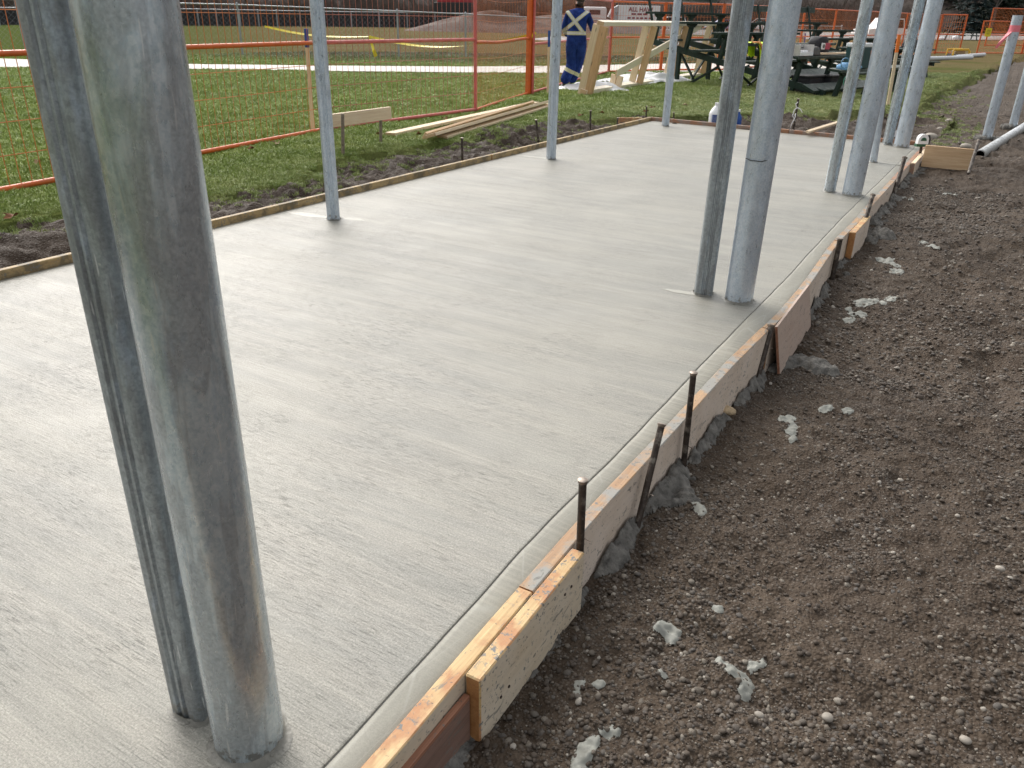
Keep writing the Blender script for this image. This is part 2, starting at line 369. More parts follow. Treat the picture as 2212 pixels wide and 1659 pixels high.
GREEN_TOP = M('worn_green_plank', (0.040, 0.060, 0.050), 0.55, 0.0, 0.4, 12, 0.2, dirt=((0.17, 0.18, 0.155), 0.75))
WHITE = M('white_plastic', (0.78, 0.79, 0.80), 0.4, 0, 0.05, 6, 0.0)
SHEETM = M('white_sheeting', (0.76, 0.77, 0.78), 0.35, 0, 0.06, 6, 0.25, 22, 0.01)
YEL = M('yellow_tape', (0.75, 0.60, 0.02), 0.4, 0, 0.1, 30, 0)
BLACK = M('black_rubber', (0.015, 0.015, 0.016), 0.6, 0, 0.3, 20)
BLUEP = M('blue_spray_paint', (0.012, 0.075, 0.33), 0.5, 0, 0.2, 30)
ORSP = M('orange_spray_paint', (0.85, 0.20, 0.02), 0.5, 0, 0.15, 30)
RIB = M('pink_ribbon', (0.85, 0.22, 0.26), 0.4, 0, 0.1, 30, 0)
PIPEW = mk_galv('pale_pipe', (0.62, 0.64, 0.66), (0.5, 0.52, 0.54), 0.2, 0.1, 0.42)
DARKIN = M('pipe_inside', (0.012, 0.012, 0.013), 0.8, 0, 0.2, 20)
# ------------------------------------------------------------------ ground
def mk_dirt():
    n = NT('dirt'); w = n.coord('World')
    a = n.noise(w, 1.4, 5, 0.6); b = n.noise(w, 13, 6, 0.65); cc = n.vor(w, 95); c2 = n.vor(w, 42)
    c = n.ramp(b, [(0.28, (0.032, 0.0220, 0.0145)), (0.5, (0.067, 0.0475, 0.0325)), (0.74, (0.112, 0.083, 0.059))])
    c = n.mix(n.ramp(a, [(0.40, 0.0), (0.64, 0.6)]), c, (0.078, 0.058, 0.041))
    c = n.mix(n.ramp(n.noise(w, 0.7, 3), [(0.47, 0.0), (0.58, 0.6)]), c, (0.050, 0.035, 0.024))
    s_ = n.sep(w); top = n.math('MAXIMUM', n.math('LESS_THAN', s_[0], -4.5), n.math('MULTIPLY', n.math('GREATER_THAN', s_[1], 11.6), n.math('LESS_THAN', s_[0], -1.2)))
    c = n.mix(n.math('MULTIPLY', top, 0.70), c, (0.034, 0.0205, 0.0125))
    st = n.vor(w, 95, out='Color'); r = n.sep(st)[0]
    c = n.mix(n.math('MULTIPLY', n.ramp(cc, [(0.25, 1.0), (0.5, 0.0)]), n.ramp(r, [(0.55, 0.0), (0.9, 0.6)])), c, (0.19, 0.165, 0.14))
    h = n.math('ADD', n.math('MULTIPLY', b, 1.2), n.math('ADD', n.math('MULTIPLY', n.math('SUBTRACT', 1.0, cc), 0.6), n.math('MULTIPLY', n.math('SUBTRACT', 1.0, c2), 0.45)))
    return n.set(col=c, ro=n.ramp(a, [(0.3, 0.62), (0.7, 0.85)]), nm=n.bump(h, 0.9, 0.012), sp=0.22)
DIRT = mk_dirt()
def mk_lawn(name, k=1.0, blades=False):
    n = NT(name); w = n.coord('World'); s = n.sep(w)
    fd = n.math('ADD', n.math('MULTIPLY', s[0], -SA), n.math('MULTIPLY', s[1], CA)); lt = n.math('ADD', n.math('MULTIPLY', s[0], CA), n.math('MULTIPLY', s[1], SA))
    big = n.noise(w, 0.22, 4); mid = n.noise(w, 1.6, 5, 0.6); fine = n.noise(w, 22, 5, 0.7)
    g = n.ramp(mid, [(0.28, sc3((0.066, 0.090, 0.017), k)), (0.55, sc3((0.102, 0.130, 0.026), k)), (0.76, sc3((0.140, 0.156, 0.046), k))])
    dull = n.ramp(mid, [(0.3, sc3((0.075, 0.095, 0.035), k)), (0.7, sc3((0.150, 0.150, 0.070), k))])
    tan = n.ramp(n.noise(n.coord('World', (0.25, 0.6, 1)), 1.0, 5, 0.6), [(0.30, (0.085, 0.095, 0.032)), (0.48, (0.135, 0.108, 0.055)), (0.7, (0.170, 0.132, 0.075))])
    # trodden, paler turf round the work; dormant turf out in the field
    nr = n.math('ADD', n.math('MULTIPLY', s[0], 1.0), n.math('MULTIPLY', n.math('SUBTRACT', mid, 0.5), 2.4))
    near = n.ramp(n.math('ADD', n.math('MULTIPLY', nr, 0.28), 2.05), [(0.0, 0.0), (0.5, 0.65), (1.0, 0.95)])
    g = n.mix(near, g, dull)
    side = n.ramp(n.math('ADD', n.math('DIVIDE', lt, fd), 0.44), [(0.0, 0.0), (0.2, 1.0)])
    far = n.ramp(n.math('ADD', n.math('MULTIPLY', n.math('SUBTRACT', fd, 25.0), 0.12), n.math('MULTIPLY', n.math('SUBTRACT', big, 0.5), 1.6)), [(0.1, 0.0), (0.9, 1.0)])
    g = n.mix(n.math('MULTIPLY', far, 0.75), g, (0.078, 0.098, 0.036))
    c = n.mix(n.math('MULTIPLY', far, side), g, tan)
    if blades:
        r = n.orand(); c = n.mix(n.ramp(r, [(0.80, 0.0), (1.0, 0.55)]), c, sc3((0.20, 0.19, 0.09), k)); c = n.mix(n.math('MULTIPLY', r, 0.35), c, sc3((0.030, 0.070, 0.010), k))
        return n.set(col=c, ro=0.5, sp=0.25)
    c = n.mix(0.6, c, n.ramp(fine, [(0.25, 0.22), (0.75, 0.78)]), 'OVERLAY')
    return n.set(col=c, ro=0.95, sp=0.0, nm=n.bump(fine, 0.8, 0.04))
LAWN = mk_lawn('lawn_turf', 0.95); BLADE = mk_lawn('grass_blade', 2.9, True)

def line_fn(pts, key, val):
    p = sorted([(q[key], q[val]) for q in pts]); ks = np.array([a for a, _ in p]); vs = np.array([b for _, b in p])
    return lambda t: np.interp(t, ks, vs)
Lb = [G(-160, 515), G(0, 483), G(156, 460), G(466, 426), G(622, 395), G(725, 352), G(899, 322), G(1081, 294), G(1200, 262), G(1285, 262)]
XLB = line_fn(Lb, 1, 0)
Fb = [G(1340, 262), G(1480, 256), G(1560, 247), G(1750, 250), G(1850, 256), G(1925, 246)]
YFB = line_fn(Fb, 0, 1)
Rb = [Vector((-0.9, 14.8, 0)), G(1975, 238), G(2000, 225), G(2060, 190), G(2150, 150), G(2212, 125), Vector((6, 90, 0))]
XRB = line_fn(Rb, 1, 0)
def soil_mask(x, y):
    w = fbm(x, y, 1.7, 4) * 0.28 + fbm(x, y, 7, 3) * 0.13
    a = np.where((y > -3) & (y < 12.3), np.minimum(x - XLB(y), -4.6 - x + 6 * (y < 11.9)), -9)
    a = np.where(x > -4.5, -9, a)
    b = np.where((x > -4.75) & (x < -0.85), np.minimum(YFB(x) - y, 9), -9)
    r = np.where(y < 15, x + 0.95, x - XRB(y))
    return np.maximum(np.maximum(a, b), r) + w
ZD = lambda y: np.interp(y, [-2, 1.5, 3, 4.2, 5, 6.4, 9, 10.5, 12, 15, 18, 60], [-.21, -.21, -.225, -.245, -.215, -.205, -.14, -.105, -.075, -.04, -.015, 0.0])
_m = G(1140, 300)
def soil_z(x, y):
    left = -0.035 + fbm(x, y, 2.2, 5, 0.6) * 0.10 + fbm(x, y, 11, 3, 0.6) * 0.055 + fbm(x, y, 34, 2, 0.6) * 0.016 + 0.13 * np.exp(-(((x - _m.x + .25) / 0.45) ** 2 + ((y - _m.y) / 0.8) ** 2)) + 0.09 * np.exp(-(((x + 5.35) / 0.35) ** 2 + ((y - 2.6) / 0.7) ** 2))
    right = ZD(y) + fbm(x, y, 1.1, 4, 0.55) * 0.06 + np.minimum(0, fbm(x, y, 3.1, 2) + .16) * 0.11 + fbm(x, y, 9, 4, 0.65) * 0.024 + fbm(x, y, 38, 2, 0.6) * 0.011
    far = -0.05 + fbm(x, y, 2.0, 5, 0.6) * 0.14 + fbm(x, y, 9, 3) * 0.05
    t = np.clip((x + 1.6) / 0.8, 0, 1)
    z = np.where(x < -4.5, left, far * (1 - t) + right * t)
    return z
def under_slab(x, y): return (x > -4.73) & (x < -0.88) & (y < 11.75)
def lawn_z(x, y):
    z = fbm(x, y, 0.5, 3) * 0.04 + fbm(x, y, 3, 3) * 0.02
    m = soil_mask(x, y)
    bank = np.exp(-(m / 0.5) ** 2) * ((x > -2.6) & (y > 14)) * (0.05 + 0.22 * fbm(x, y, 2.6, 3))
    z = z + bank
    z = np.where(m > 0.04, z - 0.12 - 0.25 * (x > -1), z)
    z = np.where((x > -4.9) & (x < 5) & (y < 12.2), -0.45, z)
    return z
cc = np.concatenate
xs = cc([[-900, -500, -300, -200, -140, -100, -70, -50, -38, -30], np.arange(-25, -8.5, 0.4), np.arange(-8.5, -0.4, 0.06), [0, 1, 2, 4, 7, 12, 20, 35, 60, 120, 300, 900]])
ys = cc([[-60, -20, -8, -3, -1], np.arange(0, 11.5, 0.12), np.arange(11.5, 19, 0.06), np.arange(19, 50, 0.5), [55, 62, 72, 90, 120, 170, 250, 400, 900]])
X, Y = np.meshgrid(xs, ys)
tag(grid_mesh('lawn', xs, ys, lawn_z(X, Y), LAWN), kind='structure')
def soil_sheet(xs, ys, z_extra=0.0):
    X, Y = np.meshgrid(xs, ys); m = soil_mask(X, Y); z = soil_z(X, Y)
    z = np.where(m < 0.0, z - 0.10 - np.clip(-m, 0, .5), z)
    z = np.where(under_slab(X, Y), -0.30, z)
    return tag(grid_mesh('dirt', xs, ys, z, DIRT), kind='structure')
soil_sheet(cc([np.arange(-0.90, 1.25, 0.014), np.arange(1.25, 4, 0.06), np.arange(4, 12, 0.5), [14, 18, 25, 40, 70]]), cc([[-6, -3, -1.5], np.arange(-0.6, 6.5, 0.017), np.arange(6.5, 17, 0.045), np.arange(17, 30, 0.3), [33, 37, 42, 50, 60, 75, 90]]))
soil_sheet(np.arange(-7.4, -4.68, 0.03), np.arange(-2.5, 12.4, 0.035))
soil_sheet(np.arange(-4.9, -0.88, 0.04), cc([np.arange(11.4, 18.5, 0.035), np.arange(18.5, 50, 0.3)]))

# ------------------------------------------------------------------ distant strips, path
def strip(name, A, B, mat, z=0.012, sub=1):
    n = len(A); vs = []
    for a, b in zip(A, B): vs += [(a.x, a.y, z), (b.x, b.y, z)]
    mb = MB(); mb.add(vs, [(2 * i, 2 * i + 1, 2 * i + 3, 2 * i + 2) for i in range(n - 1)])
    return tag(mb.build(name, mat), kind='structure')
PATH = M('path_concrete', (0.55, 0.52, 0.47), 0.8, 0, 0.10, 1.5, 0.2, 40, coord='World', dirt=((0.42, 0.40, 0.35), 0.5))
pa = [(-700, 134), (-200, 127), (0, 130), (200, 137), (429, 142.5), (700, 145.5), (1000, 147.5), (1200, 146), (1430, 141), (1650, 140), (1900, 138)]
pb = [(-700, 166), (-200, 147), (0, 149.5), (200, 150.5), (429, 153), (700, 157.5), (1000, 160.5), (1200, 161.5), (1430, 159), (1650, 158), (1900, 155)]
strip('path', [G(*p) for p in pa], [G(*p) for p in pb], PATH, 0.05)
LOT = M('gravel_lot', (0.125, 0.105, 0.092), 0.9, 0, 0.35, 0.25, 0.3, 6, 0.05, coord='World', dirt=((0.22, 0.21, 0.20), 0.6))
strip('gravel_lot', [G(1095, 66), G(1300, 72), G(1500, 76), G(1750, 83)], [G(1095, 56), G(1300, 54.5), G(1500, 56), G(1750, 59)], LOT, 0.04)
ROAD = M('gravel_road', (0.23, 0.22, 0.21), 0.9, 0, 0.2, 0.4, 0.2, 8, 0.03, coord='World')
strip('road', [G(1740, 86), G(1950, 86.5), G(2212, 88), G(2500, 92)], [G(1740, 70), G(1950, 71.5), G(2212, 74), G(2500, 78)], ROAD, 0.05)

# ------------------------------------------------------------------ slab
yin = np.array([-1.2, -.3, .84, 1.26, 1.94, 2.5, 3.34, 4.2, 4.77, 5.8, 6.7, 7.26, 8.8, 10, 11.4, 12])
xin = np.array([-.83, -.832, -.838, -.851, -.866, -.862, -.862, -.838, -.847, -.897, -.888, -.898, -.905, -.91, -.912, -.912])
XIN = lambda y: float(np.interp(y, yin, xin))
ygr = np.array([-1.2, 0.78, 1.33, 1.64, 2.0, 2.47, 3.05, 3.5, 4.28, 4.8, 5.5, 6.63, 8, 11.4])
xgr = np.array([-.90, -.908, -.922, -.938, -.937, -.935, -.945, -.950, -.953, -.953, -.968, -.985, -.985, -.985])
XGR = lambda y: float(np.interp(y, ygr, xgr)) + 0.0010 * math.sin(y * 9.1) + 0.0007 * math.sin(y * 23)
YFAR = lambda x: 11.56 + (11.90 - 11.56) * (x + 0.93) / (-4.75 + 0.93)     # inner face of the far form
XL = -4.70
yy = np.concatenate([np.arange(-1.2, 3, 0.02), np.arange(3, 11.62, 0.06)])
def slab_part(name, cols, mat, parent=None, smooth=True):
    mb = MB(); n = len(cols)
    for y in yy:
        for fx, z in cols:
            x = fx(y); yo = y if y < 11.0 else min(y, YFAR(x)) ; 
            if y > 11.0: yo = 11.0 + (YFAR(x) - 11.0) * (y - 11.0) / (yy[-1] - 11.0)
            mb.v.append((x, yo, z))
    m = len(yy)
    for i in range(m - 1):
        for j in range(n - 1):
            a = i * n + j; mb.f.append((a, a + 1, a + n + 1, a + n)); mb.mi.append(0)
    return mb.build(name, mat, parent, smooth)
slab = tag(slab_part('concrete_slab', [(lambda y: XL, -0.3), (lambda y: XL, -.004), (lambda y: XL + .05, 0.0), (lambda y: -3.4, 0.0), (lambda y: -2.2, 0), (lambda y: -1.4, 0), (lambda y: XGR(y) - .004, 0.0), (lambda y: XGR(y), -.0012), (lambda y: XGR(y) + .0012, -.005)], SLAB, smooth=False), kind='structure')
slab_part('groove', [(lambda y: XGR(y) + .0011, -.0049), (lambda y: XGR(y) + .0030, -.0056)], GROOVE, slab)
slab_part('edge_band', [(lambda y: XGR(y) + .0029, -.0055), (lambda y: XGR(y) + .0052, -.0032), (lambda y: XGR(y) + .018, -.0045), (lambda y: XIN(y) - .012, -.006), (lambda y: XIN(y) + .001, -.013)], SMOOTH, slab)
# smooth trowelled patches and mortar lips round the posts
def blob_outline(c, a, b, rot, k, jit, rg):
    out = []
    for i in range(k):
        t = 2 * math.pi * i / k; q = 1 + rg.uniform(-jit, jit)
        x, y = a * q * math.cos(t), b * q * math.sin(t)
        out.append((c[0] + x * math.cos(rot) - y * math.sin(rot), c[1] + x * math.sin(rot) + y * math.cos(rot)))
    return out
def patch(px, a, b, rot):
    p = G(*px); o = blob_outline((p.x, p.y), a, b, rot, 18, 0.16, rnd)
    mb = MB(); c = [(x, y, 0.0012) for x, y in o]; ci = [(p.x + (x - p.x) * .86, p.y + (y - p.y) * .86, 0.0024) for x, y in o]
    n = len(o); mb.add(c + ci, [(i, (i + 1) % n, n + (i + 1) % n, n + i) for i in range(n)] + [tuple(range(n, 2 * n))])
    mb.build('trowelled_patch', PATCHM, slab)
for a in (((1476, 632), .13, .028, 0.05), ((665, 464), .22, .05, 0.05), ((765, 474), .09, .035, .1), ((1160, 340), .24, .04, 0.0), ((1930, 354), .13, .05, 0.1), ((1413, 268), .12, .05, .1)): patch(*a)
LIPM = M('slurry_ring', (0.175, 0.168, 0.142), 0.42, 0, 0.3, 40, 0.5, 120, 0.004, coord='World')
def mortar(cx, cy, r, k=14):
    mb = MB(); rg = random.Random(int(cx * 1000) + int(cy * 77))
    for i in range(5):
        t = rg.uniform(0, 6.28); d = r * rg.uniform(1.0, 1.14); s = r * rg.uniform(.05, .12)
        mb.ball((cx + d * math.cos(t), cy + d * math.sin(t), 0.002), (s, s * rg.uniform(.6, 1.2), s * rg.uniform(.3, .7)), 7, 5, .25, rg)
    ring = [(r * 1.0, 0.010), (r * 1.05, .0042), (r * 1.16, .0022), (r * 1.30, .0008)]
    vs = []; n = 24
    for q, z in ring:
        for i in range(n):
            t = 6.283 * i / n; kq = (q / r - 1) * 2.2; w = q * (1 + kq * (.10 * math.sin(2 * t + cx * 9) + .07 * math.sin(5 * t + cy * 7) + rg.uniform(-.05, .05))); vs.append((cx + w * math.cos(t), cy + w * math.sin(t), z * rg.uniform(.6, 1.2)))
    mb.add(vs, [(j * n + i, j * n + (i + 1) % n, (j + 1) * n + (i + 1) % n, (j + 1) * n + i) for j in range(3) for i in range(n)])
    mb.build('mortar_lip', LIPM, slab, True)

# ------------------------------------------------------------------ lumber
def beam(name, p0, p1, wv, w, h, mats, parent=None, ch=0.003, ends=True):
    """board from p0 to p1; wv points along its width w; h is its thickness; grain runs along local X"""
    p0, p1 = Vector(p0), Vector(p1); d = (p1 - p0); L = d.length; d.normalize(); wv = Vector(wv); wv = (wv - d * wv.dot(d)).normalized(); t = d.cross(wv)
    bm = bmesh.new(); bmesh.ops.create_cube(bm, size=1.0)
    for v in bm.verts: v.co = Vector((v.co.x * L, v.co.y * w, v.co.z * h))
    if ch > 0: bmesh.ops.bevel(bm, geom=bm.edges[:], offset=ch, segments=1, affect='EDGES')
    if not isinstance(mats, (list, tuple)): mats = [mats]
    if len(mats) > 1:
        for f in bm.faces:
            nx, ny, nz = map(abs, f.normal)
            if nx > .9: f.material_index = min(1, len(mats) - 1)
            elif nz > .9 and len(mats) > 2: f.material_index = 2
    me = bpy.data.meshes.new(name); bm.to_mesh(me); bm.free()
    for m in mats: me.materials.append(m)
    o = bpy.data.objects.new(name, me); COL.objects.link(o)
    mt = Matrix((d, wv, t)).transposed().to_4x4(); mt.translation = (p0 + p1) / 2; o.matrix_basis = mt
    if parent is not None: setpar(o, parent)
    return o
UPZ = Vector((0, 0, 1))
def form_board(label, y0, y1, z0, z1, mats, th=.044, dx=0.0, group='form boards round the slab'):
    """right-hand form board between two stations, following the bowed line of the form (local X = along)"""
    a = Vector((XIN(y0) + th / 2 + dx, y0, (z0 + z1) / 2)); b = Vector((XIN(y1) + th / 2 + dx, y1, (z0 + z1) / 2))
    n = max(2, int((y1 - y0) / .25)); bm = bmesh.new(); L = y1 - y0; rows = []
    sec = [(-th / 2, -1), (th / 2, -1), (th / 2, 1), (-th / 2, 1)]; hh = (z1 - z0) / 2; e = .003
    prof = [(-th / 2, -hh), (th / 2 - e, -hh), (th / 2, -hh + e), (th / 2, hh - e), (th / 2 - e, hh), (-th / 2 + e, hh), (-th / 2, hh - e)]
    for i in range(n + 1):
        y = y0 + L * i / n
        rows.append([bm.verts.new((y - (y0 + y1) / 2, -(XIN(y) + th / 2 + dx - a.x) - dxo, z)) for dxo, z in prof])
    k = len(prof)
    for i in range(n):
        for j in range(k):
            f = bm.faces.new((rows[i][j], rows[i][(j + 1) % k], rows[i + 1][(j + 1) % k], rows[i + 1][j]))
            f.material_index = 2 if j in (1, 2, 3) and len(mats) > 2 else 0
            if j in (1, 3): f.material_index = 0
    for r in (rows[0][::-1], rows[-1]):
        f = bm.faces.new(r); f.material_index = 1
    bmesh.ops.recalc_face_normals(bm, faces=bm.faces[:])
    me = bpy.data.meshes.new('form_board'); bm.to_mesh(me); bm.free()
    for m in mats: me.materials.append(m)
    o = bpy.data.objects.new('form_board', me); COL.objects.link(o)
    mt = Matrix(((0, -1, 0), (1, 0, 0), (0, 0, 1))).to_4x4(); mt.translation = (a.x, (y0 + y1) / 2, (z0 + z1) / 2); o.matrix_basis = mt
    return tag(o, label, 'form board', group)
fb1 = form_board('nearest form board on the dirt side, yellow stained top edge, thin plywood hung below it', -1.0, 1.492, -.078, .002, [W_FORM, W_END, W_CLEAT])
form_board('form board smeared with orange staining and cement behind the three tall steel stakes', 1.497, 3.86, -.26, .003, [W_FORM_OLD, W_END, W_FACE])
form_board('pale form board running behind and beyond the loose pink plywood sheet', 3.875, 5.92, -.26, .001, [W_FORM_OLD, W_END, W_FACE], dx=.002)
form_board('form board behind the short block with the orange end, grey caked top', 5.935, 8.75, -.26, .002, [W_FORM_OLD, W_END, W_FACE])
form_board('last form board on the dirt side, reaching the far right slab corner', 8.765, 11.52, -.22, .002, [W_FORM_RED, W_END, W_FACE])
# left and far forms
for (y0, y1, l) in ((-1.0, 3.05, 'mottled yellow form board on the grass side, cut by the photo\'s left edge'), (3.06, 7.4, 'mottled form board on the grass side behind the left-hand post nearest us'), (7.41, 11.9, 'form board on the grass side running up to the far left corner')):
    tag(beam('form_board', (XL - .021, y0, -.045), (XL - .025, y1, -.045), UPZ, .19, .042, [W_OLD, W_END]), l, 'form board', 'form boards round the slab')
fa, fb = Vector((-4.76, 11.925, -.045)), Vector((-0.86, 11.575, -.045)); fm = fa.lerp(fb, .55)
tag(beam('form_board', fa, fm, UPZ, .19, .042, [W_FORM_RED, W_END]), 'orange brown far form board between the far left corner and the white jug', 'form board', 'form boards round the slab')
tag(beam('form_board', fm + (fb - fa) * .002, fb, UPZ, .185, .042, [W_FORM_RED, W_END]), 'orange brown far form board under the leaning thin stick', 'form board', 'form boards round the slab')
# cleats, splices, plywood outside the right-hand form
def oX(y, th=.044): return XIN(y) + th
def cleat(label, y0, y1, z0, z1, th, mats, gap=.004, tilt=0.0, name='splice_block', cat='wood block'):
    p0 = Vector((oX(y0) + th / 2 + gap, y0, (z0 + z1) / 2)); p1 = Vector((oX(y1) + th / 2 + gap, y1, (z0 + z1) / 2 + tilt))
    return tag(beam(name, p0, p1, UPZ, z1 - z0, th, mats, None, .004), label, cat, 'blocks nailed outside the form')
cleat('cement-splattered pale timber block nailed over the nearest form joint', 1.155, 1.725, -.205, .004, .042, [W_FORM, W_END, W_CLEAT])
for y_ in (1.25, 1.29, 1.60, 1.64):
    mb = MB(); mb.tube([(oX(y_) + .045, y_, -.06 - .07 * (y_ * 100 % 2)), (oX(y_) + .0495, y_, -.06 - .07 * (y_ * 100 % 2))], .0042, 8); nlh = mb.build('nail_head', STEEL, None); setpar(nlh, COL.objects['splice_block'])
cleat('short timber block with a bright orange end grain halfway along the form', 6.235, 6.875, -.215, .004, .046, [W_FORM, W_END, W_FACE])
cleat('farthest timber block with a red brown end, under the tape measure', 9.98, 11.25, -.205, .006, .046, [W_PALE, W_FORM_RED, W_FACE])
t = thing('plywood_sheet', 'brown plywood sheet under the nearest form board at the bottom edge', 'plywood', (XIN(.6) + .044, .6, -.3))
beam('sheet', (oX(.0) + .012, -.9, -.19), (oX(1.15) + .012, 1.15, -.19), UPZ, .26, .016, [W_PLYD, W_PLYE], t, .001)
beam('top_edge', (oX(.0) + .012, -.9, -.056), (oX(1.15) + .012, 1.15, -.056), UPZ, .012, .0155, W_PLYE, t, .001)
t = thing('plywood_sheet', 'loose pink plywood sheet leaning on the form beside the long grey post', 'plywood', (-.78, 4.25, -.2))
q0 = onX(*[c for c in (2212 * 0 + (1600 + 985 / 3.403) / 1.1302, (550 + 850 / 3.403) / 1.1302)], -.778)
beam('sheet', (-.758, 3.905, -.118), (-.778, 4.70, -.112), (-0.20, 0, 1), .255, .014, [W_PLY, W_PLYE], t, .001)
# ------------------------------------------------------------------ steel stakes
def stake(label, p0, p1, r=.0115, group='steel stakes along the forms', deep=.25):
    p0, p1 = Vector(p0), Vector(p1); d = (p1 - p0).normalized(); t = thing('steel_stake', label, 'stake', p0, group)
    b = p0 - d * deep; mb = MB(); mb.tube([b, p0, p0.lerp(p1, .5), p1 - d * .012], [r * .8, r, r, r], 10); mb.build('rod', STEEL, t, auto=40)
    h = MB(); h.tube([p1 - d * .013, p1 - d * .008, p1 - d * .002, p1], [r * 1.0, r * 1.28, r * 1.34, r * 1.0], 10); h.build('head', STEEL_TOP, t, auto=40)
    nl = MB(); m = p0.lerp(p1, .2) + Vector((r, 0, 0)); nl.tube([m, m + Vector((.022, -.006, .001))], .0016, 5); nl.build('nail', STEEL_TOP, t)
    return t
def zz(x, y, ox, oy, s): return (ox + x / s) / 1.1302, (oy + y / s) / 1.1302
def sX(label, a, b, X, dep=.25, dz=0.0, rad=.0115):
    p0 = onX(*b, X); p1 = onX(*a, X); return stake(label, p0, p1, rad, deep=dep)
z6 = lambda x, y: zz(x, y, 1000, 850, 2.458)
zA = lambda x, y: zz(x, y, 1600, 550, 3.403)
zB = lambda x, y: zz(x, y, 1750, 500, 4.74)
zC = lambda x, y: zz(x, y, 2000, 280, 4.424)
sX('nearest steel stake, rising behind the end of the splattered block', z6(1040, 785), z6(1022, 1215), -.795)
sX('leaning steel stake between the nearest stake and the tallest one', z6(1515, 450), z6(1390, 970), -.788)
sX('third steel stake along the form, black lower half against pale board', z6(1705, 142), z6(1645, 690), -.792)
sX('short dark stake wedged behind the loose pink plywood sheet', zA(965, 825), zA(905, 1055), -.800, rad=.015)
sX('stake at the form joint just short of the orange-ended block', zB(1430, 385), zB(1335, 850), -.822, rad=.017)
sX('stake rising just beyond the far end of the orange-ended block', zC(582, 862), zC(515, 1085), -.822, rad=.016)
sX('tall stake before the farthest timber block on the dirt side', zC(925, 462), zC(800, 880), -.84, rad=.02)
sX('stub of stake under the tape measure at the far right corner', zC(1105, 320), zC(1098, 372), -.86, rad=.016)
def sG(label, a, b, r=.0115, z=0.0):
    p0 = G(*b, z); p1 = atD(*a, math.hypot(p0.x, p0.y)); return stake(label, p0, p1, r)
sG('dark stake against the soil between the two left-hand posts', (998, 297), (999, 350), .013)
sG('grey topped stake by the soil mound left of the second left-hand post', (1158, 258), (1164, 312), .013)
sG('stake on the grass side just right of the second left-hand post', (1276, 238), (1274.5, 286), .013)
sG('stub stake at the end of the small board by the far left corner', (1335, 254), (1333, 270), .013)
sG('thin stake outside the far left slab corner', (1397, 229), (1395, 258), .011)
sG('short rusty stake behind the far form, right of the corner post', (1456, 242), (1455, 262), .011)
t = sG('stake tangled with pale wire behind the far form', (1725, 213), (1713, 284), .016)
wp = G(1713, 284); hd = math.hypot(wp.x, wp.y)
for pts in ([(1718, 262), (1712, 250), (1716, 238), (1722, 232), (1729, 236), (1733, 243)], [(1719, 245), (1717, 255), (1710, 268), (1707, 280)], [(1722, 235), (1719, 225), (1724, 220)]):
    mb = MB(); mb.tube([atD(x, y, hd - .03) for x, y in pts], .006, 6); mb.build('wire', WHITE, t, True)
# ------------------------------------------------------------------ galvanized posts
def pipe(label, cx, cy, r, top, mat, name='steel_post', cat='post', z0=-.35, group=None, n=40, lip=True):
    mb = MB(); mb.tube([(0, 0, z0), (0, 0, 0), (0, 0, top * .5), (0, 0, top)], r, n)
    o = mb.build(name, mat, auto=40); o.location = (cx, cy, 0); tag(o, label, cat, group)
    if lip: mortar(cx, cy, r)
    return o
def ribbed(label, cx, cy, s, top, mat, rot=0.0, group=None, rc=.020, lip=True):
    """roll-formed post: rounded square with two lengthwise grooves on every face"""
    h = s / 2; side = [(h, -h + rc), (h, -.016), (h - .005, -.012), (h - .005, -.006), (h, -.003), (h, .003), (h - .005, .006), (h - .005, .012), (h, .016), (h, h - rc)]
    arc = [(h - rc + rc * math.cos(t), h - rc + rc * math.sin(t)) for t in (.39, .785, 1.18)]
    poly = []
    for q in range(4):
        c, si = math.cos(q * math.pi / 2), math.sin(q * math.pi / 2)
        poly += [(x * c - y * si, x * si + y * c) for x, y in side + arc]
    mb = MB(); n = len(poly); zs = [-.35, 0.0, top * .5, top]
    mb.add([(x, y, z) for z in zs for x, y in poly], [(j * n + i, j * n + (i + 1) % n, (j + 1) * n + (i + 1) % n, (j + 1) * n + i) for j in range(3) for i in range(n)] + [tuple(3 * n + i for i in range(n))])
    o = mb.build('ribbed_post', mat, auto=28); o.location = (cx, cy, 0); o.rotation_euler = (0, 0, rot); tag(o, label, 'post', group)
    if lip: mortar(cx, cy, s * .56)
    return o
GP = 'round steel pipes set in the slab'; GR = 'ribbed steel posts set in the slab'
def behind(px, r):
    p = G(*px); d = Vector((p.x, p.y, 0)).normalized(); return p + d * r
p = behind((549, 1648), .068); near_pipe = pipe('thick galvanized pipe filling the left foreground, nearest of all posts', p.x, p.y, .0705, 4.2, GALV, group=GP, n=64)
ribbed('ribbed galvanized post tucked behind the thick foreground pipe', -1.252, .772, .092, 3.2, GALV_D, .12, GR)
p = behind((1594, 657), .074); A2 = pipe('thick pipe with a black pen line, right of a grey ribbed post mid slab', p.x, p.y, .075, 4.2, GALV_B, group=GP, n=48)
ribbed('dull grey ribbed post beside the pipe with the black pen line', -1.275, 4.235, .100, 3.2, GALV_D, .35, GR)
p = behind((1839, 424), .08); B2 = pipe('thick pipe standing right of a slimmer post near the form bend', p.x, p.y, .083, 4.2, GALV_B, group=GP)
p = behind((1791, 416), .05); pipe('slim pale post left of the thick pipe, pink ribbon on its top', p.x, p.y, .051, 3.2, GALV, group=GP)
p = behind((1886, 351), .04); pipe('thinnest pale pipe, half hidden behind a thick pipe on the right', p.x, p.y, .040, 3.2, GALV_B, group=GP)
p = behind((1946, 319), .085); pipe('thick pipe at the far right corner of the slab', p.x, p.y, .089, 4.2, GALV_B, group=GP)
p = behind((1916, 313), .05); ribbed('ribbed post just left of the far right corner pipe', p.x, p.y, .105, 3.2, GALV, .45, GR)
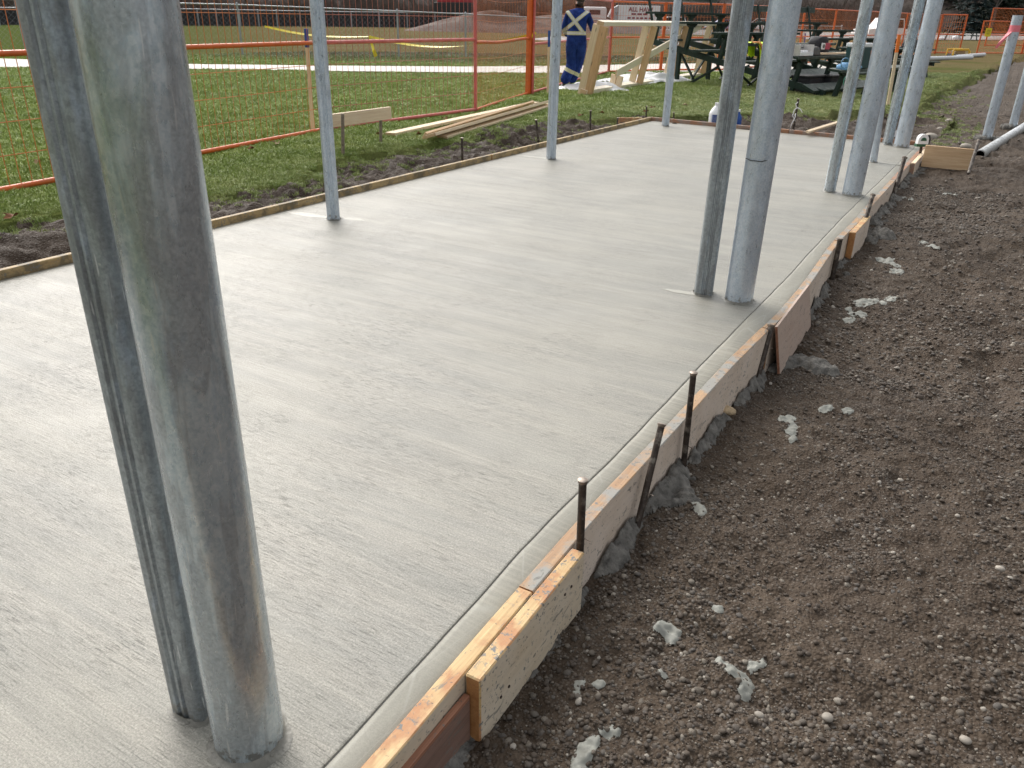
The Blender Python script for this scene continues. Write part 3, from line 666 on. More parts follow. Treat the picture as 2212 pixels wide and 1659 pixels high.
p = behind((721, 476), .045); ribbed('ribbed post at the left slab edge, in front of the blue-topped stake', p.x, p.y, .094, 3.2, GALV_B, .75, GR)
p = behind((1190, 345), .045); ribbed('ribbed post at the left slab edge, beside the worker in blue', p.x, p.y, .094, 3.2, GALV_B, .72, GR)
p = behind((1437, 273), .045); ribbed('ribbed post at the far left slab corner, before the timber frame', p.x, p.y, .092, 3.2, GALV_B, .7, GR)
p = G(2132, 296); fr = pipe('sawn-off pipe with a pink ribbon, standing in the dirt at far right', p.x, p.y, .062, ztop(p.x, p.y, 33), GALV_B, group='pipes standing in the dirt beyond', lip=False)
fz = ztop(p.x, p.y, 60)
mb = MB(); mb.tube([(0, 0, fz - .05), (0, 0, fz + .03)], .0635, 24, cap=False)
mb.add([Vector((-.06, -.02, fz + .02)), Vector((-.075, -.03, fz - .06)), Vector((-.15, -.06, fz - .19)), Vector((-.17, -.065, fz - .25)), Vector((-.145, -.055, fz - .25)), Vector((-.02, -.066, fz - .05))], [(0, 1, 5), (1, 2, 5), (2, 4, 5), (2, 3, 4)])
o = mb.build('ribbon', RIB, None); o.location = (p.x, p.y, 0); setpar(o, fr); o.location = (0, 0, 0); o.matrix_parent_inverse = Matrix()
for pp in (p, G(2188, 271)):
    mb = MB(); rg = random.Random(5)
    for i in range(16):
        tt = rg.uniform(0, 6.28); d = rg.uniform(.05, .14); mb.ball((pp.x + d * math.cos(tt), pp.y + d * math.sin(tt), -.03), (rg.uniform(.03, .07), rg.uniform(.03, .07), .045), 8, 5, .2, rg)
    tag(mb.build('concrete_footing', SPLAT_D, None, True), 'rough grey concrete collar round the foot of a %s far right pipe' % ('ribboned' if pp is p else 'plain'), 'footing', 'footings of the far right pipes')
p = G(2188, 271); pipe('plain pipe in the dirt, cut by the right edge of the photo', p.x, p.y, .058, 2.6, GALV_B, group='pipes standing in the dirt beyond', lip=False)
# pen line on the pipe, ribbon on the slim post
def pen(o, cx, cy, r, z, a0, a1, w=.0022, nm='pen_line'):
    mb = MB(); pts = []
    for i in range(11):
        t = a0 + (a1 - a0) * i / 10; pts.append((cx + (r + .0006) * math.cos(t), cy + (r + .0006) * math.sin(t), z - .006 * math.sin(i * .314) + .0012 * math.sin(i * 1.7)))
    mb.tube(pts, w, 5); l = mb.build(nm, BLACK, None); setpar(l, o); return l
def lean(o, sl):
    q = o.matrix_basis.copy(); ax = Vector((-SA, CA, 0)); R_ = Matrix.Rotation(sl, 4, ax); t = q.translation.copy(); q.translation = (0, 0, 0); q = R_ @ q; q.translation = t; o.matrix_basis = q
for o in list(COL.objects):
    if o.name.startswith(('steel_post', 'ribbed_post')) and o.parent is None:
        x_ = pix(o.location)[0]
        if o.location.y > 3 and o.location.x < -.5: lean(o, -.06 if abs(x_ - 1888) < 16 else .014 if x_ > 1480 and x_ < 1650 else .019 if x_ > 1650 and x_ < 1900 else .021 if x_ > 1900 else .006 if x_ > 1100 else 0)
a2 = A2.location; zc = onX(1610, 344, a2.x - .04).z
pen(A2, a2.x, a2.y, .075, ztop(a2.x, a2.y - .07, 345), math.atan2(-a2.y, -a2.x) - .95, math.atan2(-a2.y, -a2.x) + .75)
npz = near_pipe.location; ang = math.atan2(-npz.y, -npz.x)
pen(near_pipe, npz.x, npz.y, .0705, ztop(npz.x, npz.y, 1232) , ang + .85, ang + 1.2, .0045, 'dark_mark')
pen(near_pipe, npz.x, npz.y, .0705, ztop(npz.x, npz.y, 1050) , ang + .95, ang + 1.35, .002, 'dark_mark')

# ------------------------------------------------------------------ orange temporary fence
FG = 'temporary fence panels'
def panel(a, b, label, pm, wm, h=1.83, z0=.07, mid=.93, vs=.1, bow=0.0, posts=(True, True), r=.024, wr=.003, feet=True, hzs=None):
    a = Vector((a[0], a[1], 0)); b = Vector((b[0], b[1], 0)); L = (b - a).length; u = (b - a) / L; nrm = Vector((-u.y, u.x, 0))
    t = thing('wire_fence', label, 'fence', a, FG)
    def P(s, z): return a + u * s + nrm * (bow * math.sin(math.pi * s / L) * (1 if z > .5 else .2)) + UPZ * (z - bow * .35 * math.sin(math.pi * s / L) ** 2 * (z > .5))
    for s, on in ((r, posts[0]), (L - r, posts[1])):
        if on: MB().tube([P(s, .0), P(s, h)], r * 1.15, 10).build('post', pm, t, auto=40)
    for z in (z0, mid, h - r):
        MB().tube([P(L * k / 10, z) for k in range(11)], r, 10).build('rail', pm, t, auto=40)
    mb = MB(); k = int(L / vs)
    for i in range(1, k):
        s = L * i / k; mb.tube([P(s, z0), P(s, mid), P(s, h - r)], wr, 4, False)
    for z in (hzs or [z0 + (mid - z0) * q for q in (.25, .5, .75)] + [mid + (h - mid) * q for q in (.3, .6)]):
        mb.tube([P(L * q / 10, z) for q in range(11)], wr, 4, False)
    tag(mb.build('wire_mesh', wm, t), kind='stuff')
    return t
KW = dict(h=2.12, z0=.055, mid=1.07, wr=.0036)
F0, F1, F2, F3 = Vector((-6.62, 1.2, 0)), Vector((-7.08, 4.75, 0)), Vector((-7.52, 7.93, 0)), G(1029, 244)
panel(Vector((-6.3, -2.3, 0)), F0, 'orange wire panel at the left photo edge', ORANGE, ORANGE_W, **KW)
panel(F0, F1, 'orange wire panel left of and behind the thick foreground pipe', ORANGE, ORANGE_W, **KW)
panel(F1, F2, 'orange wire panel right of the thick pipe, ending at the blue-topped stake', ORANGE, ORANGE_W, **KW)
panel(F2, F3, 'faded red panel between the blue-topped stake and a red post', PINK, PINK_W, **KW)
FC = G(1141, 207)
panel(F3, FC, 'bent orange panel with sagging rails left of the fat orange corner post', ORANGE, ORANGE_W, bow=.10, posts=(False, False), vs=.085, h=2.06, z0=.05, mid=1.03, wr=.0028)
t = thing('fence_post', 'fat orange corner post of the temporary fence', 'fence post', FC, 'fence posts')
MB().box(FC + Vector((0, 0, .95)), (.10, .08, 1.9), None, .004).build('tube', ORANGE, t)
MB().tube([FC + Vector((.075, .03, 0)), FC + Vector((.075, .03, 1.9))], .022, 10).build('side_pipe', PINK, t)
P4, P5, P6 = G(1314, 160), G(1426, 156), G(1549, 156)
m = FC.lerp(P4, .5)
panel(FC + Vector((.05, .06, 0)), m, 'panel with faded red rail seen between the corner post and the worker', PINK, ORANGE_W)
panel(m, P4, 'faded red fence panel behind the worker in blue', PINK, PINK_W)
panel(P4, P5, 'fence panel with faded orange rail behind the leaning timber frame', ORANGE, ORANGE_W)
panel(P5, P6, 'orange fence panel behind the timber frame and the green bleacher', ORANGE, ORANGE_W)
FE0, FE = G(2018, 116.5), G(2072, 118)
nn = 8; base = [P6.lerp(FE0, i / nn) for i in range(nn + 1)]
for i, od in enumerate(('first', 'second', 'third', 'fourth', 'fifth', 'sixth', 'seventh', 'eighth')):
    panel(base[i], base[i + 1], od + ' from the left of the orange panels in the long row behind the bleachers', ORANGE, ORANGE_W, vs=.12, wr=.0035, r=.022)
panel(FE0, FE, 'last orange panel before the gap, ending right of the steel posts', ORANGE, ORANGE_W, vs=.10, wr=.006, r=.03, h=1.86)
R1, R1b, R2 = G(2108, 117.5), G(2300, 118), G(2500, 120)
rp = panel(R1, R1.lerp(R1b, .5), 'orange panel with a yellow sign at the right of the gap', ORANGE, ORANGE_W, vs=.10, wr=.006, r=.03, h=1.60)
panel(R1.lerp(R1b, .5), R1b, 'orange panel behind the ribboned pipe at far right', ORANGE, ORANGE_W, vs=.10, wr=.006, r=.03, h=1.60)
panel(G(2126, 100), G(2260, 100.5), 'farther orange panel standing behind the yellow sign', ORANGE, ORANGE_W, vs=.14, wr=.006, r=.035, h=2.5)
SG_ = thing('warning_sign', 'small yellow sign hung on the far right orange fence', 'sign', R1)
uu = (R1b - R1).normalized(); nv = Vector((uu.y, -uu.x, 0)); sc = R1 + uu * .48 + UPZ * 1.05 - Vector((0, .06, 0)); R_ = Matrix((uu, nv, UPZ)).transposed()
MB().box(sc, (.40, .012, .40), R_).build('board', YEL, SG_)
mb = MB()
for z, w in ((.10, .24), (.02, .28), (-.07, .2)): mb.box(sc + nv * .009 + UPZ * z, (w, .004, .022), R_)
mb.build('printed_line', BLACK, SG_)

# ------------------------------------------------------------------ stakes, boards and lumber on the grass side
def wstake(label, top, base, w, paint, pm, pfrac, mat=W_PALE):
    p0 = G(*base); p1 = atD(*top, math.hypot(p0.x, p0.y)); t = thing('survey_stake', label, 'wooden stake', p0, 'painted survey stakes')
    k = p1.lerp(p0, pfrac); wv = Vector((CA, SA, 0))
    beam('stick', p0 - UPZ * .1, k, wv, w, .02, mat, t, .001); beam('painted_top', k, p1, wv, w * 1.02, .021, pm, t, .001)
    return t
wstake('blue-topped stake by the faded red fence, left of a slab post', (661, 62), (676, 291), .045, 1, BLUEP, .17)
wstake('blue-topped stake just left of the worker', (1186.5, 66), (1183, 204), .045, 1, BLUEP, .25)
wstake('orange-topped stake standing among the steel posts', (1943, 75), (1917, 234), .055, 1, ORSP, .235)
wstake('blue and white stake leaning on the back bleacher', (1740, 72), (1732, 130), .05, 1, BLUEP, .55, W_PALE)
bt = thing('batter_board', 'short pale board nailed to two dark stakes on the grass', 'batter board', G(740, 336))
q0, q1 = G(740, 336), G(822, 314); d0, d1 = math.hypot(q0.x, q0.y), math.hypot(q1.x, q1.y)
a = atD(716, 261, d0 + .05); b = atD(843, 243.5, d1 + .12)
beam('board', a, b, UPZ, .135, .038, [W_PALE, W_NEW], bt)
for q, tp, d in ((q0, (740, 246), d0), (q1, (822, 238), d1)):
    MB().tube([q - UPZ * .1, atD(*tp, d)], .018, 8).build('stake', W_GREY, bt, auto=40)
LG = 'loose lumber lying on the grass'
tag(beam('plank', G(843, 290, .06), G(1157, 222, .06), Vector((1, .2, 0)), .14, .038, [W_PALE, W_NEW]), 'flat pale plank nearest the orange fence', 'plank', LG)
tag(beam('plank', G(930, 293, .10), G(1181, 220, .10), Vector((.94, .1, .3)), .14, .038, [W_PALE, W_NEW]), 'thick pale plank resting on top of another plank', 'plank', LG)
tag(beam('plank', G(955, 296, .05), G(1190, 226, .05), Vector((1, .1, -.05)), .14, .03, [W_PALE, W_NEW]), 'lower pale plank under the thick one, nearest the soil mound', 'plank', LG)
tag(beam('plank', G(917, 294, .07), G(1150, 223, .07), Vector((.5, .1, .9)), .09, .038, [W_NEW, W_NEW]), 'narrow tilted plank squeezed between the other planks', 'plank', LG)
tag(beam('short_board', G(1336, 263, .0), G(1386, 263, .0), UPZ, .12, .035, [W_FORM, W_END]), 'short board outside the far left slab corner', 'board')
tag(beam('thin_stick', G(1744, 285, .06), G(1812, 264, .10), Vector((.3, 1, 0)), .045, .03, W_PALE), 'thin pale stick leaning over the far form', 'stick')
bd = thing('bulkhead_board', 'wide pale board standing across the dirt beyond the right form', 'board', (-.56, 10.55, -.1))
xa, xb = -.80, -.305
beam('board', (xa, 10.52, .02), (xb, 10.56, .012), UPZ, .24, .036, [W_NEW, W_NEW], bd)
tag(stake('old grey stake at the right end of the wide board', onX(2099, 352, -.285), onX(2114, 305, -.285), .018), None)
# lying pipe
pa_, pb_ = G(2113.5, 346, -.115), G(2330, 205, -.03); dd = (pb_ - pa_).normalized(); up = UPZ * .062
pt = thing('loose_pipe', 'pale open-ended pipe lying on the dirt at right', 'pipe', pa_)
mb = MB(); ring = lambda c, r: None
A0 = pa_ + UPZ * .062; B0 = pb_ + UPZ * .062
mb.tube([A0, A0.lerp(B0, .5), B0], .062, 28, cap=False); mb.build('tube', PIPEW, pt, auto=40)
mb = MB(); mb.tube([A0, A0 + dd * .6], .050, 28, cap=False); mb.build('bore', DARKIN, pt, True)
mb = MB(); n = 28
mb.tube([A0, A0 - dd * .0006], [.062, .050], n, cap=False); mb.build('rim', PIPEW, pt)
# jug and blue bottle behind the far form
j = G(1544, 271); jt = thing('jug', 'white plastic jug with a printed label behind the far form', 'jug', j)
jh = ztop(j.x, j.y, 222); jr = .098
prof = [(jr * .9, 0), (jr, .02), (jr, jh * .52), (jr * .93, jh * .60), (jr * .62, jh * .76), (jr * .34, jh * .86), (jr * .27, jh * .88), (jr * .27, jh * .92)]
MB().lathe(prof, j, 24).build('body', WHITE, jt, auto=50)
MB().lathe([(jr * .33, jh * .915), (jr * .33, jh)], j, 16).build('cap', WHITE, jt, auto=40)
mb = MB(); hdv = Vector((CA, SA, 0)); mb.tube([j + hdv * jr * .35 + UPZ * jh * .84, j + hdv * jr * 1.0 + UPZ * jh * .80, j + hdv * jr * 1.08 + UPZ * jh * .66, j + hdv * jr * .92 + UPZ * jh * .58], .014, 8); mb.build('handle', WHITE, jt, True)
LBL = M('jug_label', (0.50, 0.56, 0.72), .5, 0, .06, 5, 0); INK = M('label_ink', (0.05, 0.08, 0.22), .6, 0, .1, 5, 0)
fc = math.atan2(-j.y, -j.x); mb = MB(); vs = []
for k in range(9):
    tt = fc - .75 + 1.5 * k / 8 + .1
    vs += [j + Vector((jr * 1.012 * math.cos(tt), jr * 1.012 * math.sin(tt), .03)), j + Vector((jr * 1.012 * math.cos(tt), jr * 1.012 * math.sin(tt), jh * .50))]
mb.add(vs, [(2 * k, 2 * k + 2, 2 * k + 3, 2 * k + 1) for k in range(8)]); mb.build('label', LBL, jt)
mb = MB()
for r_ in range(7):
    z = .045 + r_ * (jh * .5 - .06) / 7; a0, a1 = (-.6, .25 + .3 * rnd.random()); vs = []
    for k in range(7):
        tt = fc + a0 + (a1 - a0) * k / 6 + .1
        vs += [j + Vector((jr * 1.02 * math.cos(tt), jr * 1.02 * math.sin(tt), z)), j + Vector((jr * 1.02 * math.cos(tt), jr * 1.02 * math.sin(tt), z + (.012 if r_ < 6 else .03)))]
    mb.add(vs, [(2 * k, 2 * k + 2, 2 * k + 3, 2 * k + 1) for k in range(6)])
mb.build('label_print', INK, jt)
bp = G(1592, 271); bo = thing('bottle', 'blue plastic bottle half hidden by the ribbed post', 'bottle', bp)
MB().lathe([(.05, 0), (.055, .02), (.055, .12), (.022, .17), (.022, .20)], bp, 16).build('body', BLUEP, bo, auto=50)
MB().lathe([(.026, .195), (.026, .22)], bp, 12).build('cap', WHITE, bo, auto=40)
# tape measure on the corner stake, white scrap
tp = onX((2000 + 1112 / 4.424) / 1.1302, (280 + 285 / 4.424) / 1.1302, -.86); tm = thing('tape_measure', 'white and green tape measure perched at the far right form corner', 'tape measure', tp)
Rv = Matrix((RGT, Vector((-SA, CA, 0)), UPZ)).transposed()
arc = [(.068 * math.cos(t) * .9, .068 * math.sin(t) + .012) for t in [math.pi * k / 10 for k in range(11)]]
poly = arc + [(-.064, -.045), (.064, -.045)]
TG = M('tape_green', (.02, .10, .05), .4)
for nm, pl, dz, m_ in (('case', [(x * .98, z) for x, z in poly], .032, WHITE), ('hub', [(x * .55, z * .55) for x, z in arc] , .036, TG), ('base_band', [(-.068, -.06), (.068, -.06), (.068, -.03), (-.068, -.03)], .034, TG)):
    mb = MB(); n = len(pl); vs = [tp + Rv @ Vector((x, -dz, z)) for x, z in pl] + [tp + Rv @ Vector((x, dz, z)) for x, z in pl]
    mb.add(vs, [tuple(range(n)), tuple(range(2 * n - 1, n - 1, -1))] + [(k, n + k, n + (k + 1) % n, (k + 1) % n) for k in range(n)]); mb.build(nm, m_, tm)
MB().tube([tp + Rv @ Vector((.064, 0, .07)), tp + Rv @ Vector((.080, 0, .02)), tp + Rv @ Vector((.076, 0, -.06))], .014, 8).build('hook', BLACK, tm)
ws = G(2182 / 1.1302 * 1.0, 302 / 1.1302 + 23, .02)
ws = G(1932, 296, .04); mb = MB(); mb.add([ws + Vector(v) for v in ((-.05, 0, 0), (.07, .02, .0), (.09, .03, .09), (.03, .02, .11), (-.02, .01, .06), (-.04, .05, .02), (.08, .07, .06))], [(0, 1, 2, 3, 4), (0, 4, 5), (1, 6, 2), (4, 3, 2, 6, 5)])
tag(mb.build('plastic_scrap', WHITE), 'white plastic scrap between the far corner posts', 'plastic scrap')
# caution tape
def ribbon(name, pts, w, mat, parent=None, tw=0.0, lab=None):
    mb = MB(); vs = []
    for i, q in enumerate(pts):
        a_ = tw * i; off = Vector((RGT.x * math.sin(a_), RGT.y * math.sin(a_), math.cos(a_))) * w / 2; vs += [Vector(q) - off, Vector(q) + off]
    mb.add(vs, [(2 * i, 2 * i + 2, 2 * i + 3, 2 * i + 1) for i in range(len(pts) - 1)]); return mb.build(name, mat, parent)
T0, T1, T2 = atD(572, 57, 26), atD(797, 79, 21), atD(1147, 75, math.hypot(FC.x, FC.y))
tt_ = thing('caution_tape', 'yellow caution tape sagging across the field to the orange corner post', 'caution tape', T1)
ribbon('span', [T0.lerp(T1, k / 10) - UPZ * .10 * math.sin(math.pi * k / 10) for k in range(11)], .05, YEL, tt_, .13)
ribbon('span', [T1.lerp(T2, k / 14) - UPZ * .22 * math.sin(math.pi * k / 14) for k in range(15)], .05, YEL, tt_, .16)
ribbon('tail', [T1, atD(803, 95, 21), atD(807, 108, 20.9), atD(812, 122, 20.95)], .09, YEL, tt_, .35)
MB().tube([T2 - UPZ * .05, T2 + UPZ * .05 + RGT * .08], .03, 6).build('knot', YEL, tt_)

# chalk streaks down the foreground pipe
CHALK = M('yellow_chalk', (.50, .52, .26), .8, 0, .3, 60, 0)
for (a0, z0_, a1, z1_, w) in ((-.18, ztop(npz.x, npz.y - .0, 130), .02, ztop(npz.x, npz.y, 290), .0022), (.50, ztop(npz.x, npz.y, 560), .42, ztop(npz.x, npz.y, 700), .002)):
    mb = MB(); mb.tube([(npz.x + .0707 * math.cos(ang + a0 + (a1 - a0) * k / 8 + .012 * math.sin(k * 2.2)), npz.y + .0707 * math.sin(ang + a0 + (a1 - a0) * k / 8 + .012 * math.sin(k * 2.2)), z0_ + (z1_ - z0_) * k / 8) for k in range(9)], [w * (1 - .1 * abs(k - 4)) for k in range(9)], 5)
    l = mb.build('chalk_mark', CHALK, None); setpar(l, near_pipe)
# ------------------------------------------------------------------ leaning timber wall frame
b0, b1 = G(1262, 207), G(1508, 167); LEAN, HGT = Vector((.28, 0, 0)), 1.34
bu = (b1 - b0).normalized(); up_ = (LEAN + UPZ * HGT).normalized(); bn = bu.cross(up_)
tf = thing('timber_frame', 'pale timber wall frame leaning on the grass between worker and bleachers', 'timber frame', b0)
SL = (LEAN + UPZ * HGT).length; BL = (b1 - b0).length
beam('bottom_plate', b0 + UPZ * .07 - bu * .05, b1 + UPZ * .07, bn, .15, .10, [W_WHITE, W_NEW], tf)
beam('top_plate', b0 + up_ * (SL - .03) - bu * .02, b1 + up_ * (SL - .03), bn, .15, .075, [W_WHITE, W_NEW], tf)
def stud(s, o_, w, mt, z0=.12): p = b0 + bu * s + bn * o_; beam('stud', p + up_ * z0, p + up_ * (SL - .068), bn, .145, w, [mt, W_NEW], tf)
stud(.03, -.075, .10, W_PALE, -.02); stud(.02, .075, .10, W_ORG, -.02)
for s_ in (BL * .36, BL * .66, BL - .06): stud(s_, -.07, .05, W_PALE); stud(s_ + .06, .085, .05, W_NEW)
p = b0 + bu * BL * .205
for dx in (-.07, .07): beam('block', p + bn * dx + up_ * .11, p + bn * dx + up_ * .32, bn, .125, .06, [W_PALE, W_NEW], tf)
beam('diagonal_brace', b0 + bu * BL * .19 + up_ * .36, b0 + bu * BL * .86 + up_ * (SL * .95), bn.cross((b1 - b0).normalized() + up_ * .3), .16, .036, [W_WHITE, W_NEW], tf)

# white sheeting on the grass
def crumple(name, label, c, ax, ay, rot, hgt, seed):
    n = 34; vs = []; rs = np.random.default_rng(seed); ox = rs.random() * 50
    for i in range(n):
        for k in range(n):
            u, v = i / (n - 1) * 2 - 1, k / (n - 1) * 2 - 1
            r = math.sqrt(u * u + v * v); x, y = u * ax * (1 + .1 * math.sin(5 * v + ox)), v * ay * (1 + .12 * math.sin(4 * u + ox))
            z = hgt * max(0, 1 - r ** 2 * .75) * (0.55 + abs(float(vnoise(u * 1 + ox, v, 2.2))) * 1.3) + float(abs(vnoise(u + ox, v * 1.3, 5))) * hgt * .35 + .012
            X_ = x * math.cos(rot) - y * math.sin(rot); Y_ = x * math.sin(rot) + y * math.cos(rot); vs.append((c.x + X_, c.y + Y_, z if r < 1.25 else .01))
    mb = MB(); mb.add(vs, [(i * n + k, (i + 1) * n + k, (i + 1) * n + k + 1, i * n + k + 1) for i in range(n - 1) for k in range(n - 1)])
    return tag(mb.build(name, SHEETM, None, False, auto=35), label, 'plastic sheeting')
crumple('plastic_sheet', 'white crumpled sheeting at the worker\'s feet beside the frame post', G(1276, 196), .70, .45, .6, .17, 3)
crumple('plastic_sheet', 'white crumpled sheeting heaped inside the leaning timber frame', G(1392, 180), 1.15, .65, 1.1, .25, 8)

# ------------------------------------------------------------------ bleachers
TH, V0, DV, Z0, DZ, SU = 1.24673, -.6893, .97614, 1.4984, .20025, 1.19503
BU = Vector((math.cos(TH), math.sin(TH), 0)); BV = Vector((math.sin(TH), -math.cos(TH), 0)); BP = Vector((-7.1074, 19.3984, 0))
def bp_(f, v, z): return BP + BU * (SU * f) + BV * v + UPZ * z
def rowp(f, k, dz=0.0): return bp_(f, V0 + k * DV, Z0 - k * DZ + dz)
ble = thing('bleacher', 'dark green stepped bleacher nearest the slab, tools and bags on its lower rows', 'bleacher', BP)
ble['group'] = 'dark green bleachers'
def rows():
    for k in range(6):
        a, b = rowp(-.31, k, .035), rowp(2.33, k, .035); beam('seat_plank', a, b, BV if k < 4 else (BV - UPZ * .10).normalized(), .27, .05, [GREEN_TOP if k > 2 else GREEN, GREEN], ble, .004)
        if k < 5 or True:
            z = .955 - k * DZ; wv_ = BV if k < 3 else (BV - UPZ * .42).normalized()
            if z > .02:
                a, b = bp_(-.22, V0 + .40 + k * DV, z), bp_(2.25, V0 + .40 + k * DV, z); beam('foot_plank', a, b, wv_, .29, .045, [GREEN_TOP, GREEN], ble, .004)
    a, b = bp_(-.25, V0 - .46, 1.90), bp_(2.33, V0 - .46, 1.90); beam('backrest', a, b, UPZ, .16, .045, [GREEN_TOP, GREEN], ble, .004)
    for f in range(3):
        beam('stringer', bp_(f, V0 - .22, .92), bp_(f, V0 + 4.55, max(.06, .92 - 4.77 * DZ / DV)), UPZ, .13, .075, GREEN, ble)
        beam('back_strut', bp_(f, V0 - .10, .95), bp_(f, V0 - .43, 2.02), BU, .05, .045, GREEN, ble)
        for k in range(6):
            zt = Z0 - k * DZ; zb = .92 - (k * DV + .02 + .22) * DZ / DV
            beam('seat_post', bp_(f, V0 + k * DV - .12, max(zb, 0.0)), bp_(f, V0 + k * DV, zt - .03), BU, .085, .085, GREEN, ble)
            mb = MB(); R_ = Matrix((BU, BV, UPZ)).transposed(); pl = [(-.15, .01), (.15, .01), (.15, -.012), (.07, -.065), (-.07, -.065), (-.15, -.012)]; c = rowp(f, k)
            vs = [c + R_ @ Vector((x, -.04, z)) for x, z in pl] + [c + R_ @ Vector((x, .04, z)) for x, z in pl]; n = 6
            mb.add(vs, [tuple(range(n)), tuple(range(2 * n - 1, n - 1, -1))] + [(q, n + q, n + (q + 1) % n, (q + 1) % n) for q in range(n)]); mb.build('bracket', GREEN, ble)
        for v, in ((0.0,), (1.65,)):
            beam('leg', bp_(f, v, -.05), bp_(f, v, .92 - (v - V0 + .22) * DZ / DV), BU, .085, .085, GREEN, ble)
            beam('brace', bp_(f, v + .25, -.04), bp_(f, v + 1.15, .86 - (v + 1.15 - V0 + .22) * DZ / DV), BU, .05, .05, GREEN, ble)
    for v in (0.0, 1.65):
        for f in (0, 1): beam('cross_brace', bp_(f + .03, v, .70 - v * .2), bp_(f + .55, v + .02, .04), BV, .05, .04, GREEN, ble); beam('cross_brace', bp_(f + .97, v, .70 - v * .2), bp_(f + .45, v - .02, .04), BV, .05, .04, GREEN, ble)
rows()
bl2 = copy_tree(ble); bl2.location = (-6.34, 25.96, -.17); bl2.rotation_euler = (0, 0, 1.1476 - TH); 
for ch in list(bl2.children):
    v_ = (ch.matrix_basis.translation - BP).dot(BV) if ch.name.split('.')[0] != 'bracket' else (ch.data.vertices[0].co - BP).dot(BV)
    if ch.name.startswith('stringer'): ch.matrix_basis = Matrix.Translation(BV * -.86 + UPZ * .176) @ ch.matrix_basis @ Matrix.Diagonal((.64, 1, 1, 1))
    elif v_ > V0 + 3.42 * DV: bpy.data.objects.remove(ch)
bl2['label'] = 'dark green bleacher standing behind the nearer one'
# copies keep each part's offset from its bleacher because matrix_parent_inverse is copied too

def bag(name, label, cat, c, d, mat, seed=1, rz=0.0, sq=1.0):
    t = thing(name, label, cat, c); rg = random.Random(seed)
    bm = bmesh.new(); bmesh.ops.create_cube(bm, size=1.0); bmesh.ops.subdivide_edges(bm, edges=bm.edges[:], cuts=4, use_grid_fill=True)
    for v in bm.verts:
        p = v.co; k = 1 - .22 * (abs(p.x * 2) ** 4 + abs(p.y * 2) ** 4) / 2 * (p.z + .6)
        v.co = Vector((p.x * d[0] * k + rg.uniform(-1, 1) * d[0] * .03, p.y * d[1] * k + rg.uniform(-1, 1) * d[1] * .03, (p.z + .5) * d[2] * (1 - .25 * sq * (abs(p.x * 2) ** 3)) + rg.uniform(-1, 1) * d[2] * .03))
        if v.co.z < .0: v.co.z = 0
    R_ = Matrix((BU, BV, UPZ)).transposed()
    for v in bm.verts: v.co = R_ @ v.co + c
    me = bpy.data.meshes.new('body'); bm.to_mesh(me); bm.free(); me.materials.append(mat)
    for p in me.polygons: p.use_smooth = True
    o = bpy.data.objects.new('body', me); COL.objects.link(o); setpar(o, t); return t
RB = Matrix((BU, BV, UPZ)).transposed()
# tote on row five (k=4)
c = rowp(-.06, 4, .062); tb = thing('tool_tote', 'open pale grey tool tote on the bleacher, white labels inside', 'tool tote', c)
GREYL = M('pale_grey_plastic', (.50, .48, .46), .5, 0, .1, 8, .05)
w_, d_, h_ = .50, .26, .21
for cx, cy, sx, sy, sz, z, m_ in ((0, 0, w_, d_, .02, .01, WHITE), (0, -d_ / 2, w_, .015, h_, h_ / 2, GREYL), (-w_ / 2, 0, .015, d_, h_, h_ / 2, GREYL), (w_ / 2, 0, .015, d_, h_, h_ / 2, GREYL), (0, d_ / 2, w_, .015, h_ * .35, h_ * .18, WHITE)):
    MB().box(c + RB @ Vector((cx, cy, z)), (sx, sy, sz), RB, .004).build('panel', m_, tb)
MB().box(c + RB @ Vector((.05, .02, .06)), (.20, .10, .09), RB, .004).build('carton', WHITE, tb)
MB().box(c + RB @ Vector((.03, -.06, .15)), (.22, .04, .02), RB, .004).build('tool', BLACK, tb)
MB().box(c + RB @ Vector((-.15, .02, .04)), (.08, .08, .05), RB, .02).build('glove', GREYL, tb)
rd = rowp(-.25, 4, .062) - BV * .22 ; mb = MB(); rg = random.Random(4)
for i in range(4): mb.ball(rd + Vector((rg.uniform(-.1, .1), rg.uniform(-.1, .1), .22 + rg.uniform(-.02, .03))), (.09, .06, .05), 8, 6, .2, rg)
mb.tube([rd, rd + UPZ * .22], .04, 6); tag(mb.build('red_rag', M('red_cloth', (.55, .04, .06), .8, 0, .2, 12, .2), None, True), 'red rag bundled behind the grey tool tote', 'rag')
cloth = M('grey_cloth', (.13, .125, .12), .9, 0, .25, 12, .3); bag('cap', 'grey cloth cap lying right of the tool tote', 'cap', rowp(.33, 4, .062), (.30, .20, .17), cloth, 5)
DARKB = M('black_nylon', (.020, .020, .024), .7, 0, .4, 14, .2)
tg = bag('tool_bag', 'black bag with a red and white patch on the bleacher', 'bag', rowp(.86, 4, .06) - BV * .28, (.52, .30, .36), DARKB, 9)
pc = rowp(.86, 4, .06) - BV * .10 + UPZ * .17
MB().box(pc + BU * .07, (.19, .02, .13), RB, .008).build('red_patch', M('dull_red', (.42, .06, .10), .6, 0, .15, 20), tg)
MB().box(pc - BU * .10, (.13, .02, .13), RB, .02).build('white_patch', WHITE, tg)
mb = MB(); mb.lathe([(.04, 0), (.04, .006)], pc - BU * .10 + BV * .012, 14, RB @ Matrix.Rotation(-math.pi / 2, 3, 'X')); mb.build('emblem', cloth, tg)
tag(beam('loose_plank', rowp(.45, 4, .09) + BV * .05, rowp(1.65, 4, .09), BV, .10, .035, [W_PALE, W_NEW]), 'pale plank lying on the bleacher between bag and cooler', 'plank')
cl = rowp(.40, 5, .06) - BV * .02; ct = thing('cooler', 'dark green cooler with a white lid on the lowest bleacher row', 'cooler', cl)
